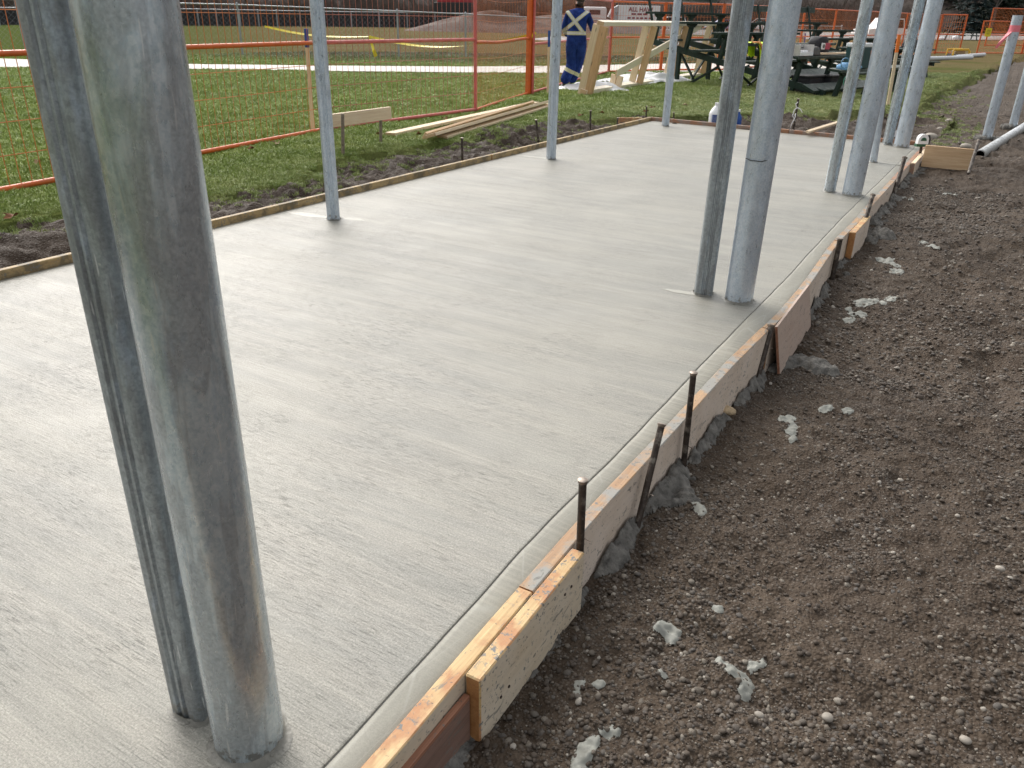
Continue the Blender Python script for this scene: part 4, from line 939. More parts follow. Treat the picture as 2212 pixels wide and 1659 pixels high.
GRC = M('cooler_green', (.012, .055, .058), .4, 0, .12, 6, .0)
MB().box(cl + UPZ * .20, (.46, .30, .40), RB, .02).build('body', GRC, ct); MB().box(cl + UPZ * .435, (.49, .33, .075), RB, .02).build('lid', WHITE, ct)
mb = MB(); mb.tube([cl + BU * .245 + BV * .0 + UPZ * .30, cl + BU * .30 + UPZ * .34, cl + BU * .30 + BV * .12 + UPZ * .34], .014, 7); mb.build('handle', BLACK, ct, True)
BLR = M('pale_blue_cloth', (.22, .42, .66), .85, 0, .25, 10, .3); rg = random.Random(12)
mb = MB(); rc = rowp(.02, 5, .06) + BV * .04
for i in range(9): mb.ball(rc + BU * rg.uniform(-.20, .35) + BV * rg.uniform(-.06, .09) + UPZ * .03, (.09, .07, rg.uniform(.03, .09)), 9, 6, .3, rg)
tag(mb.build('blue_rag', BLR, None, True), 'pale blue rags bundled before the green cooler', 'rag')
wt = thing('paper_cup', 'white paper cup among the blue rags', 'cup', rc); MB().lathe([(.035, .02), (.05, .20), (.046, .20)], rc + BU * .16, 14).build('cup', WHITE, wt, auto=40)
CORD = M('cord', (.15, .33, .55), .6); CORDG = M('green_rope', (.08, .30, .22), .6)
mb = MB(); mb.tube([rc + BU * (.15 * math.cos(t) - .3) + BV * .1 + UPZ * (.12 + .09 * math.sin(t)) for t in np.linspace(0, 7, 24)], .009, 5); tag(mb.build('blue_rope', CORD, None, True), 'loop of blue cord left of the blue rags', 'cord')
mb = MB(); mb.tube([rc + BU * (.22 * math.cos(t) - .12) + BV * .16 + UPZ * (-.18 + .12 * math.sin(t) - .01 * t) for t in np.linspace(0, 8, 30)], .010, 5); tag(mb.build('green_rope', CORDG, None, True), 'green cord hanging below the blue rags', 'cord')
bag('jacket', 'bright orange jacket bundled right of the cooler', 'jacket', rowp(.80, 5, .06) - BV * .02, (.34, .26, .32), ORSP, 21)
for f_, v_, l_ in ((.45, -.1, 'black tote on the ground under the row with the grey tool tote'), (.98, .05, 'black tote on the ground under the row before the cooler')):
    c_ = rowp(f_, 4, -.70) + BV * v_; t_ = thing('storage_tote', l_, 'storage tote', c_); MB().box(c_ + UPZ * .16, (.62, .40, .34), RB, .03).build('body', DARKB, t_); MB().box(c_ + UPZ * .345, (.66, .44, .04), RB, .012).build('lid', BLACK, t_)
def picnic(label, c, ux, L=1.8, W=.75):
    t = thing('picnic_table', label, 'picnic table', c, 'dark picnic tables'); ux = Vector(ux).normalized(); uy = Vector((-ux.y, ux.x, 0)); R_ = Matrix((ux, uy, UPZ)).transposed()
    for k in range(5): MB().box(c + UPZ * .74 + uy * (W * (k - 2) / 5), (L, W / 5 - .01, .04), R_, .004).build('top_plank', GREEN_TOP, t)
    for s in (-1, 1):
        for k in (0, 1): MB().box(c + UPZ * .44 + uy * s * (.60 + .135 * k), (L, .125, .04), R_, .004).build('seat_plank', GREEN_TOP, t)
    for x in (-L * .34, L * .34):
        for s in (-1, 1): beam('leg', c + ux * x + uy * .62 * s - UPZ * .03, c + ux * x + uy * .24 * s + UPZ * .71, ux, .09, .045, GREEN, t)
        beam('seat_bearer', c + ux * (x + .045) - uy * .80 + UPZ * .385, c + ux * (x + .045) + uy * .80 + UPZ * .385, UPZ, .09, .04, GREEN, t)
        beam('top_bearer', c + ux * (x - .045) - uy * .34 + UPZ * .68, c + ux * (x - .045) + uy * .34 + UPZ * .68, UPZ, .08, .04, GREEN, t)
        beam('brace', c + ux * x * .95 + UPZ * .40, c + ux * x * .2 + UPZ * .68, uy, .07, .04, GREEN, t)
    return t
pt_ = G(1944, 166); picnic('dark picnic table behind the far right corner posts', pt_, (CA, SA, 0), 1.35)
picnic('dark picnic table between the two bleachers, mostly hidden by posts', G(1880, 150), (BU.x, BU.y, 0), 1.9)
tb_ = pt_ + UPZ * .77 + RGT * .1
bag('tool_bag', 'black bag on the picnic table behind the far right posts', 'bag', tb_, (.5, .3, .22), DARKB, 23)
bag('lunch_bag', 'red bag on top of the black bag behind the far right posts', 'bag', tb_ + UPZ * .20, (.24, .2, .10), M('red_bag', (.50, .07, .06), .7), 25)
bz = rowp(.72, 5, -.13) + BV * .2; bo2 = thing('bottle', 'white bottle on the ground in front of the cooler row', 'bottle', bz)
MB().lathe([(.05, -.1), (.055, .06), (.05, .10), (.025, .13), (.025, .16)], bz, 14).build('body', WHITE, bo2, auto=50); MB().lathe([(.03, .155), (.03, .185)], bz, 12).build('cap', BLACK, bo2, auto=50)
# hi-vis vest draped over a seat end
hv = thing('safety_vest', 'fluorescent yellow vest draped over a bleacher plank', 'safety vest', rowp(-.25, 3)); HV = M('fluorescent_yellow', (.62, .85, .02), .6, 0, .12, 9, .2); HVO = M('vest_orange_trim', (.85, .35, .12), .6)
def drape(sgn, ln, nm, mat, u0, u1, top=.075):
    n = 9; m = 8; vs = []
    for i in range(n):
        u = u0 + (u1 - u0) * i / (n - 1)
        for k in range(m):
            s = k / (m - 1); v = sgn * (.03 + .13 * min(1, s * 3)); z = top - max(0, s - .3) * ln; wv_ = .025 * math.sin(i * 1.9 + k * .4) * s
            vs.append(rowp(0, 3) + BU * (u * (1 - .25 * s) + .05 * s) + BV * (v + wv_) + UPZ * (z + .02 * math.sin(i * 1.3)))
    mb = MB(); mb.add(vs, [(i * m + k, (i + 1) * m + k, (i + 1) * m + k + 1, i * m + k + 1) for i in range(n - 1) for k in range(m - 1)]); mb.build(nm, mat, hv, True)
drape(1, .58, 'front', HV, -.44, -.02); drape(-1, .4, 'back', HV, -.42, -.05); drape(1.03, .20, 'trim', HVO, -.45, -.36, .085)

# ------------------------------------------------------------------ worker
wk0 = G(1240, 196); RX, DYv = Vector((.889, .458, 0)), Vector((-.458, .889, 0))
def mk_cover():
    n = NT('coverall_cloth'); v = n.coord('Object'); s = n.sep(v); x, z = s[0], s[2]
    c = n.ramp(n.noise(v, 7, 5, .6), [(.3, (.006, .018, .100)), (.5, (.011, .034, .185)), (.72, (.022, .060, .27))])
    def band(d, w): return n.ramp(n.math('ABSOLUTE', d), [(w * .98, 1.0), (w, 0.0)], 'CONSTANT')
    def line(x0, z0, x1, z1):
        L = math.hypot(x1 - x0, z1 - z0); a, b = (z1 - z0) / L, -(x1 - x0) / L
        return n.math('ADD', n.math('ADD', n.math('MULTIPLY', x, a), n.math('MULTIPLY', z, b)), -(a * x0 + b * z0))
    up = n.math('GREATER_THAN', z, 1.14); inx = n.math('LESS_THAN', n.math('ABSOLUTE', x), .30)
    d1, d2 = line(-.24, 1.545, .09, 1.17), line(.25, 1.555, -.23, 1.18)
    X_ = n.math('MULTIPLY', n.math('MULTIPLY', n.math('MAXIMUM', band(d1, .032), band(d2, .032)), up), inx)
    Xi = n.math('MULTIPLY', n.math('MULTIPLY', n.math('MAXIMUM', band(d1, .012), band(d2, .012)), up), inx)
    belt = n.math('MULTIPLY', band(n.math('SUBTRACT', z, 1.11), .034), inx); belti = n.math('MULTIPLY', band(n.math('SUBTRACT', z, 1.11), .013), inx)
    kz = n.math('ADD', z, n.math('MULTIPLY', x, .45)); kn = band(n.math('SUBTRACT', kz, .34), .036)
    sil = n.math('MAXIMUM', n.math('MAXIMUM', X_, belt), kn)
    c = n.mix(sil, c, (.54, .54, .34)); c = n.mix(n.math('MAXIMUM', Xi, belti), c, (.62, .62, .60))
    wr = n.noise(n.coord('Object', (1, 1, .55)), 13, 4, .6, .8)
    return n.set(col=c, ro=.85, sp=.2, nm=n.bump(wr, 1.0, .06))
COVER = mk_cover(); SKIN = M('skin', (.42, .22, .15), .5, 0, .1, 12, .05); HAIRM = M('dark_hair', (.022, .014, .010), .6, 0, .4, 60, .4, 150)
GLOVE = M('black_glove', (.02, .02, .022), .7, 0, .3, 20, .2); BOOT = M('dark_boot', (.03, .026, .022), .6, 0, .3, 18, .2)
def skin_mesh(name, V, E, mats, sub=2, root=0, pick=None):
    me = bpy.data.meshes.new(name + '_rig'); ks = list(V); me.from_pydata([V[k][0] for k in ks], [(ks.index(a), ks.index(b)) for a, b in E], [])
    o = bpy.data.objects.new(name + '_rig', me); COL.objects.link(o); md = o.modifiers.new('skin', 'SKIN'); md.use_smooth_shade = True
    for i, k in enumerate(ks):
        r = V[k][1]; sv = me.skin_vertices[0].data[i]; sv.radius = r if isinstance(r, tuple) else (r, r); sv.use_root = (i == root)
    ss = o.modifiers.new('sub', 'SUBSURF'); ss.levels = ss.render_levels = sub
    dg = bpy.context.evaluated_depsgraph_get(); nm = bpy.data.meshes.new_from_object(o.evaluated_get(dg)); bpy.data.objects.remove(o, do_unlink=True)
    nm.name = name; nm.materials.clear()
    for m in mats: nm.materials.append(m)
    for p in nm.polygons:
        p.use_smooth = True
        if pick: p.material_index = pick(p.center)
    r = bpy.data.objects.new(name, nm); COL.objects.link(r); return r
V = dict(pelvis=((0, 0, .97), (.215, .15)), waist=((.0, .02, 1.13), (.19, .135)), chest=((.0, .06, 1.33), (.228, .15)), upper=((.01, .09, 1.45), (.17, .11)), neck=((.03, .14, 1.555), (.062, .065)), head0=((.04, .19, 1.63), (.078, .088)), head1=((.045, .22, 1.72), (.078, .092)), head2=((.048, .225, 1.78), (.05, .055)),
         shL=((-.19, .08, 1.46), (.075, .075)), elL=((-.27, .10, 1.20), (.060, .060)), wrL=((-.20, .32, 1.06), (.046, .046)),
         shR=((.21, .10, 1.45), (.078, .078)), elR=((.325, .12, 1.19), (.064, .064)), wrR=((.36, .34, 1.08), (.046, .046)),
         hipL=((-.10, .0, .86), (.135, .14)), knL=((-.06, .10, .50), (.122, .122)), anL=((-.24, -.06, .13), (.108, .115)),
         hipR=((.11, .01, .86), (.135, .14)), knR=((.05, .13, .50), (.118, .12)), anR=((-.08, .22, .13), (.105, .112)))
E_ = [('pelvis', 'waist'), ('waist', 'chest'), ('chest', 'upper'), ('upper', 'neck'), ('neck', 'head0'), ('head0', 'head1'), ('head1', 'head2'), ('upper', 'shL'), ('shL', 'elL'), ('elL', 'wrL'), ('upper', 'shR'), ('shR', 'elR'), ('elR', 'wrR'), ('pelvis', 'hipL'), ('hipL', 'knL'), ('knL', 'anL'), ('pelvis', 'hipR'), ('hipR', 'knR'), ('knR', 'anR')]
body = skin_mesh('body', V, E_, [COVER, SKIN], 2, 0, lambda c: 1 if c.z > 1.575 else 0)
body.matrix_basis = Matrix(((RX.x, DYv.x, 0, wk0.x), (RX.y, DYv.y, 0, wk0.y), (0, 0, 1, 0), (0, 0, 0, 1)))
wkr = body; wkr.name = 'person'; wkr.data.name = 'person'
tag(wkr, 'worker in blue coveralls with a reflective X across the back, walking away', 'person')
def wk(o): o.parent = wkr; return o
mb = MB(); mb.ball((.046, .205, 1.735), (.088, .100, .088), 14, 10, .03, random.Random(2)); mb.ball((.04, .155, 1.66), (.070, .055, .06), 12, 8); wk(mb.build('hair', HAIRM, None, True))
for s in (-1, 1): mb = MB(); mb.ball((.043 + s * .083, .215, 1.665), (.014, .026, .034), 8, 6); wk(mb.build('ear', SKIN, None, True))
mb = MB(); mb.ball((.048, .318, 1.655), (.016, .024, .024), 8, 6); wk(mb.build('nose', SKIN, None, True))
for s in (-1, 1): mb = MB(); mb.ball((.046 + s * .032, .298, 1.69), (.013, .010, .009), 8, 6); wk(mb.build('eye', WHITE, None, True))
mb = MB(); mb.ball((.047, .293, 1.615), (.026, .010, .007), 8, 6); wk(mb.build('mouth', M('lips', (.35, .12, .10)), None, True))
mb = MB(); mb.lathe([(.085, 1.50), (.080, 1.545), (.074, 1.575), (.068, 1.57)], (.028, .135, 0), 18); wk(mb.build('collar', COVER, None, True))
for s, w_, dv in (('R', (.36, .34, 1.08), Vector((.25, .75, -.6))), ('L', (-.20, .32, 1.06), Vector((.45, .8, -.4)))):
    w_ = Vector(w_); dv.normalize(); sd = dv.cross(UPZ).normalized() * (1 if s == 'R' else -1); dn = sd.cross(dv) * (1 if s == 'R' else -1)
    if dn.z > 0: dn = -dn
    HV_ = dict(w=(tuple(w_ - dv * .02), (.036, .030)), p=(tuple(w_ + dv * .06), (.040, .022))); HE = [('w', 'p')]
    for i, (o_, L_) in enumerate(((-.033, .068), (-.011, .082), (.011, .078), (.033, .062))):
        b = w_ + dv * .075 + sd * o_; HV_['k%d' % i] = (tuple(b), .0105); HV_['m%d' % i] = (tuple(b + dv * L_ * .5 + dn * .012), .0098); HV_['t%d' % i] = (tuple(b + dv * L_ * .72 + dn * L_ * .55), .0085); HE += [('p', 'k%d' % i), ('k%d' % i, 'm%d' % i), ('m%d' % i, 't%d' % i)]
    b = w_ + dv * .03 - sd * .034; HV_['a'] = (tuple(b), .012); HV_['b'] = (tuple(b + dv * .03 - sd * .022 + dn * .01), .011); HV_['c'] = (tuple(b + dv * .062 - sd * .022 + dn * .025), .009); HE += [('w', 'a'), ('a', 'b'), ('b', 'c')]
    wk(skin_mesh('gloved_hand', HV_, HE, [GLOVE], 1))
for a_, d_ in (((-.24, -.06, 0), (-.12, .99)), ((-.08, .22, 0), (.06, 1))):
    dx, dy = d_; mb = MB(); a_ = Vector(a_); f = Vector((dx, dy, 0)).normalized(); sd = Vector((f.y, -f.x, 0))
    sec = [(-.075, .045, .11), (-.03, .050, .15), (.03, .052, .13), (.10, .054, .085), (.17, .050, .06), (.215, .030, .035)]; n = 10; vs = []
    for (s_, w, h) in sec:
        for k in range(n):
            t = 2 * math.pi * k / n; vs.append(a_ + f * s_ + sd * (w * math.cos(t)) + UPZ * (max(0, h / 2 + h / 2 * math.sin(t)) + .0))
    mb.add(vs, [(i * n + k, i * n + (k + 1) % n, (i + 1) * n + (k + 1) % n, (i + 1) * n + k) for i in range(len(sec) - 1) for k in range(n)] + [tuple(range(n)), tuple(5 * n + k for k in range(n))])
    wk(mb.build('boot', BOOT, None, True))
hp = Vector((.41, .43, 1.02)); mb = MB(); mb.box(hp, (.05, .10, .16), None, .01); wd = mb.build('handheld_tool', BLACK, None); wd.matrix_basis = wkr.matrix_basis.copy(); tag(wd, 'small dark tool in the worker\'s right hand', 'tool')
# ------------------------------------------------------------------ chain-link fences
def chain(label, pts, tops, post_r, mesh_w, every=.0, fabric=None, rail_r=.022, grp='chain-link fences'):
    t = thing('chain_link_fence', label, 'fence', pts[0], grp)
    for p, h in zip(pts, tops):
        mb = MB(); mb.tube([p - UPZ * .1, p + UPZ * h], post_r, 8); mb.lathe([(post_r * 1.15, h - .01), (post_r * .9, h + .03), (.01, h + .05)], p, 8); mb.build('post', GREYP, t, auto=40)
    for a, b, h0, h1 in zip(pts, pts[1:], tops, tops[1:]):
        MB().tube([a + UPZ * (h0 - .03), b + UPZ * (h1 - .03)], rail_r, 8).build('top_rail', GREYP, t, auto=40)
    if mesh_w:
        mb = MB()
        for a, b, h0, h1 in zip(pts, pts[1:], tops, tops[1:]):
            L = (b - a).length; n = int(L / every); k = int(min(h0, h1) / every)
            for i in range(-k, n):                       # two families of slanted wires
                for s in (1, -1):
                    i0, i1 = (i, i + k) if s > 0 else (i + k, i)
                    z0, z1 = 0.03, k * every
                    q0, q1 = i0 * every, i1 * every
                    lo, hi = 0.0, L
                    t0 = 0.0; t1 = 1.0
                    for lim, sg in ((lo, 1), (hi, -1)):
                        f0, f1 = (q0 - lim) * sg, (q1 - lim) * sg
                        if f0 < 0 and f1 < 0: t0, t1 = 1, 0
                        elif f0 < 0: t0 = max(t0, f0 / (f0 - f1))
                        elif f1 < 0: t1 = min(t1, f0 / (f0 - f1))
                    if t1 <= t0: continue
                    u0, u1 = q0 + (q1 - q0) * t0, q0 + (q1 - q0) * t1
                    mb.tube([a.lerp(b, u0 / L) + UPZ * (z0 + (z1 - z0) * t0), a.lerp(b, u1 / L) + UPZ * (z0 + (z1 - z0) * t1)], mesh_w, 3, False)
        tag(mb.build('wire_mesh', GREYP, t), kind='stuff')
    if fabric:
        mb = MB()
        for a, b, h0, h1 in zip(pts, pts[1:], tops, tops[1:]):
            nv = Vector((-(b - a).y, (b - a).x, 0)).normalized() * .03
            mb.add([a + nv + UPZ * .04, b + nv + UPZ * .04, b + nv + UPZ * (h1 - .12), a + nv + UPZ * (h0 - .12), a + nv * 1.3 + UPZ * .04, b + nv * 1.3 + UPZ * .04, b + nv * 1.3 + UPZ * (h1 - .12), a + nv * 1.3 + UPZ * (h0 - .12)], [(0, 1, 2, 3), (7, 6, 5, 4), (0, 3, 7, 4), (1, 5, 6, 2), (3, 2, 6, 7), (0, 4, 5, 1)])
        mb.build('windscreen', fabric, t)
    return t
cp = [G(-260, 131), G(60, 127), G(525, 123), G(862, 127), G(1006, 127), G(1190, 118), G(1420, 112), G(1640, 109), G(1810, 106)]
ct_ = [ztop(p.x, p.y, y) for p, y in zip(cp, (-8, -4, 8, 22, 28.5, 38, 46, 52, 56))]
chain('near chain-link fence with grey pipe posts crossing the field', cp, ct_, .03, .0018, .16)
fp = [G(x, y) for x, y in ((-300, 54), (-150, 54.5), (0, 55), (110, 55.2), (230, 55.5), (330, 56), (430, 56.5), (470, 56.8), (520, 57), (560, 57.3), (600, 57.6), (650, 58), (700, 58.4), (760, 59), (820, 59.6), (880, 60), (940, 60.5), (1000, 61), (1060, 61.5), (1120, 62))]
fz_ = [ztop(p.x, p.y, y) for p, y in zip(fp, np.linspace(14, 30, 20))]
SCRN = M('dark_windscreen', (.028, .028, .030), .9, 0, .3, .4, .2, 4, .05, coord='World')
chain('far chain-link fence backed with a dark windscreen', fp, fz_, .075, None, fabric=SCRN, rail_r=.05)

# ------------------------------------------------------------------ trees, thickets, hills
BARK = M('grey_bark', (.105, .092, .082), .9, 0, .35, 2, .4, 14, .03); TWIG = M('brown_twigs', (.085, .062, .050), .9, 0, .4, 1.5, 0); TWIG2 = M('red_brown_twigs', (.095, .055, .042), .9, 0, .4, 1.5, 0)
NEED = M('dark_needles', (.018, .036, .020), .8, 0, .5, .8, 0); NEEDB = M('blue_green_needles', (.022, .045, .044), .8, 0, .5, .8, 0); PALEB = M('pale_bark', (.34, .31, .27), .8, 0, .3, 3, .2)
def grow(mb, mt, p, d, L, r, dep, rg, leafmb=None):
    q = p + d * L; m = p + d * L * .5 + Vector((rg.uniform(-1, 1), rg.uniform(-1, 1), rg.uniform(-.3, .5))) * L * .06
    (mb if r > .022 or leafmb is None else leafmb).tube([p, m, q], [r, r * .85, r * .68], 6 if r > .06 else 4, False)
    if dep == 0: return
    for i in range(rg.choice((2, 3, 3))):
        a = rg.uniform(.35, .85); t = rg.uniform(0, 6.28); sd = d.orthogonal().normalized(); sd = Matrix.Rotation(t, 3, d) @ sd
        nd = (d * math.cos(a) + sd * math.sin(a) + UPZ * .12).normalized(); grow(mb, mt, p.lerp(q, rg.uniform(.55, 1.0)), nd, L * rg.uniform(.58, .8), r * .6, dep - 1, rg, leafmb)
def bare_tree(label, loc, h, seed, mat=None):
    t = thing('bare_tree', label, 'tree', (0, 0, 0), 'bare trees beyond the field'); rg = random.Random(seed); a, b = MB(), MB()
    grow(a, None, Vector((0, 0, -.2)), Vector((rg.uniform(-.08, .08), rg.uniform(-.08, .08), 1)).normalized(), h * .32, h * .018, 5, rg, b)
    a.build('trunk', mat or BARK, t); b.build('crown', TWIG, t); t.location = loc; return t
def thicket(label, loc, w, h, seed, mat):
    t = thing('bare_shrub', label, 'shrub', (0, 0, 0), 'bare shrubs behind the field'); rg = random.Random(seed); a, b = MB(), MB()
    for i in range(26):
        x, y = rg.gauss(0, w * .28), rg.gauss(0, w * .22); d = Vector((x / w + rg.uniform(-.3, .3), y / w + rg.uniform(-.3, .3), 1)).normalized()
        L = h * rg.uniform(.4, .75); p = Vector((x, y, -.1)); q = p + d * L; a.tube([p, p.lerp(q, .5) + Vector((rg.uniform(-.1, .1), 0, 0)), q], [.035, .028, .018], 4, False)
        for j in range(13):
            s = rg.uniform(.15, 1); e = p.lerp(q, s); dd = (d + Vector((rg.uniform(-1, 1), rg.uniform(-1, 1), rg.uniform(-.2, .7)))).normalized(); l2 = h * rg.uniform(.18, .42)
            b.tube([e, e + dd * l2], [.016, .007], 3, False)
            for k in range(3):
                e2 = e + dd * l2 * rg.uniform(.3, 1); d3 = (dd + Vector((rg.uniform(-1, 1), rg.uniform(-1, 1), rg.uniform(-.4, .6)))).normalized(); b.tube([e2, e2 + d3 * l2 * .6], [.010, .005], 3, False)
    a.build('stem', BARK, t); b.build('twigs', mat, t); t.location = loc; return t
def conifer(label, loc, h, w, seed, mat):
    t = thing('conifer', label, 'tree', (0, 0, 0), 'conifers at the far right'); rg = random.Random(seed); MB().tube([(0, 0, -.3), (0, 0, h * .5), (0, 0, h * .97)], [h * .016, h * .01, .02], 8).build('trunk', BARK, t)
    mb = MB(); z = h * .015
    while z < h * .97:
        f = 1 - z / h; R = w * .5 * (f ** .75) * rg.uniform(.75, 1.12); nb = int(9 + 9 * f)
        for i in range(nb):
            a = 6.283 * i / nb + rg.uniform(-.3, .3); R2 = R * rg.uniform(.6, 1.15); dr = R2 * rg.uniform(.18, .42)
            for s in range(6):
                k = (s + .6) / 6; c = Vector((math.cos(a) * R2 * k, math.sin(a) * R2 * k, z + R2 * .10 - dr * k * k))
                for e in range(3):
                    a2 = a + rg.uniform(-1.1, 1.1); l_ = R2 * .22 * rg.uniform(.6, 1.3); dd = Vector((math.cos(a2), math.sin(a2), rg.uniform(-.6, .15))); sd = Vector((-dd.y, dd.x, rg.uniform(-.4, .4))) * l_ * .30
                    mb.add([c - sd, c + sd, c + dd * l_], [(0, 1, 2)])
        z += h * .028 * (0.5 + f)
    mb.build('crown', mat, t); t.location = loc; return t
protos = [bare_tree('bare brown tree with spreading branches beyond the field', (-90, 120, 0), 13, s) for s in (1, 2, 3, 4)]
tw = [thicket('leafless brown shrub in the belt along the field', (-60, 130, 0), 3.6, 3.4, 31, TWIG), thicket('leafless brown shrub in the belt along the field', (-50, 130, 0), 3.2, 2.9, 32, TWIG2), thicket('leafless brown shrub in the belt along the field', (-40, 130, 0), 4.0, 3.9, 33, TWIG)]
def place(proto, first, loc, s, rz):
    o = proto if first else copy_tree(proto); o.location = loc; o.scale = (s, s, s); o.rotation_euler = (0, 0, rz); return o
rg = random.Random(44); used = set()
for i in range(64):
    x = -280 + 2420 * i / 63 + rg.uniform(-18, 18); d = rg.uniform(104, 128) if x < 1150 else rg.uniform(138, 158)
    if 2020 < x < 2215: continue
    p = atD(x, 40, d); k = rg.randrange(3); place(tw[k], k not in used, (p.x, p.y, 0), rg.uniform(.85, 1.35) * (1 if x < 1150 else 1.25), rg.uniform(0, 6.28)); used.add(k)
usedt = set()
for i in range(34):
    x = -300 + 2800 * i / 33 + rg.uniform(-30, 30); d = rg.uniform(118, 150) if x < 1150 else rg.uniform(160, 185)
    p = atD(x, 40, d); k = rg.randrange(4); place(protos[k], k not in usedt, (p.x, p.y, 0), rg.uniform(.8, 1.4), rg.uniform(0, 6.28)); usedt.add(k)
for (x, d, h, w, lab, m_, sd_) in ((2098, 170, 24, 9, 'blue-green spruce above the last fence panel before the gap', NEEDB, 5), (2172, 185, 30, 15, 'broad dark conifer above the gap in the orange fence', NEED, 6), (2215, 200, 30, 13, 'dark conifer behind the broad one at far right', NEED, 7), (2030, 200, 26, 10, 'dark conifer half hidden by the corner posts', NEED, 8), (2148, 176, 17, 9, 'low dark conifer in front of the broad one', NEED, 9)):
    p = atD(x, 50, d); conifer(lab, (p.x, p.y, 0), h, w, sd_, m_)
for (x, d) in ((1216, 95), (1228, 97)):
    p = atD(x, 40, d); mb = MB(); mb.tube([(0, 0, -.2), (.1, 0, 3), (.3, .1, 7), (.2, 0, 10)], [.16, .14, .09, .03], 8)
# far wooded slope, one mass of twiggy hillside
HILLM = NT('wooded_slope'); _v = HILLM.coord('World', (1, 1, .22)); HILL = HILLM.set(col=HILLM.ramp(HILLM.noise(_v, .55, 8, .72, .4), [(.3, (.022, .018, .016)), (.5, (.062, .050, .044)), (.72, (.125, .105, .095))]), ro=.95, sp=.1)
ax = np.linspace(-1.25, 1.45, 260); dz_ = np.linspace(0, 1, 26); A_, D_ = np.meshgrid(ax, dz_); RR = 160 + 60 * D_ + 40 * (A_ > -.1) * 1.0
RR = 150 + 70 * D_ + 38 / (1 + np.exp(-(A_ + .05) * 9))
XX, YY = RR * np.sin(A_) * CA - RR * np.cos(A_) * SA, RR * np.sin(A_) * SA + RR * np.cos(A_) * CA
ZZ = D_ ** .8 * 24 * (1 + .25 * fbm(XX, YY, .02, 4)) + D_ * fbm(XX, YY, .22, 4) * 5 - .3
nn_ = 260; q_ = np.array([(j * nn_ + i, j * nn_ + i + 1, (j + 1) * nn_ + i + 1, (j + 1) * nn_ + i) for j in range(25) for i in range(nn_ - 1)], dtype=np.int32)
tag(np_mesh('hillside', np.stack([XX, YY, ZZ], -1).reshape(-1, 3), q_, HILL, False), kind='structure')
# brown mound and grey rock pile behind the far fence
def mound(name, label, cat, x, d, w, h, mat, seed, dep=1.0):
    p = atD(x, 55, d); n = 40; rs = np.random.default_rng(seed); ox = rs.random() * 90; mb = MB()
    for i in range(n):
        for k in range(18):
            u, v = i / (n - 1) * 2 - 1, k / 17 * 2 - 1; r = min(1, math.sqrt(u * u + v * v)); z = h * max(0, (1 - r) ** .8) * (1 + .5 * float(vnoise(u * 2 + ox, v * 2, 1.6))) + float(vnoise(u + ox, v, 6)) * h * .12 * (1 - r) - .1
            q = Vector((p.x, p.y, 0)) + RGT * (u * w / 2) + Vector((-SA, CA, 0)) * (v * w / 2 * dep); mb.v.append((q.x, q.y, z))
    mb.add([], []); mb.f = [(i * 18 + k, (i + 1) * 18 + k, (i + 1) * 18 + k + 1, i * 18 + k + 1) for i in range(n - 1) for k in range(17)]; mb.mi = [0] * len(mb.f)
    return tag(mb.build(name, mat, None, False, auto=25), label, cat)
MOUND = M('brown_soil_pile', (.105, .068, .052), .95, 0, .3, .5, .5, 3, .2, coord='World'); ROCKM = M('grey_rock_pile', (.075, .068, .064), .9, 0, .6, .7, .9, 2.5, .2, coord='World')
mound('soil_mound', 'long brown soil pile behind the chain-link fence left of the corner post', 'soil pile', 1055, 84, 17, 2.0, MOUND, 3, .5)
mound('soil_mound', 'reddish brown soil bank behind the worker and the timber frame', 'soil pile', 1210, 92, 26, 1.8, MOUND, 4, .4)
mound('gravel_heap', 'low whitish gravel heap beside the orange corner post', 'gravel heap', 1200, 58, 5, .35, M('whitish_gravel', (.48, .46, .45), .9, 0, .3, 2, .5), 6, .5)
mound('gravel_heap', 'grey stony heap seen through the timber frame', 'gravel heap', 1500, 52, 6, .55, M('greyish_gravel', (.33, .31, .30), .9, 0, .3, 2, .5), 7, .5)
# red cab just showing at the top edge
RED = M('red_paint', (.36, .02, .03), .4, 0, .1, 2, 0)
p = atD(985, 10, 98); t = thing('red_machine', 'dark red machine cab showing at the top edge above the rubble', 'machine', (p.x, p.y, 0))
MB().box((p.x, p.y, 3.6), (3.6, 2.2, 2.0), None, .15).build('cab', RED, t); MB().box((p.x, p.y, 2.2), (4.4, 2.4, 1.0), None, .1).build('chassis', BLACK, t)
MB().tube([(p.x - 1, p.y - 1.2, .8), (p.x - 1, p.y + 1.2, .8)], .8, 18).build('wheel', BLACK, t, auto=40); MB().tube([(p.x + 1.2, p.y - 1.2, .8), (p.x + 1.2, p.y + 1.2, .8)], .8, 18).build('wheel', BLACK, t, auto=40)

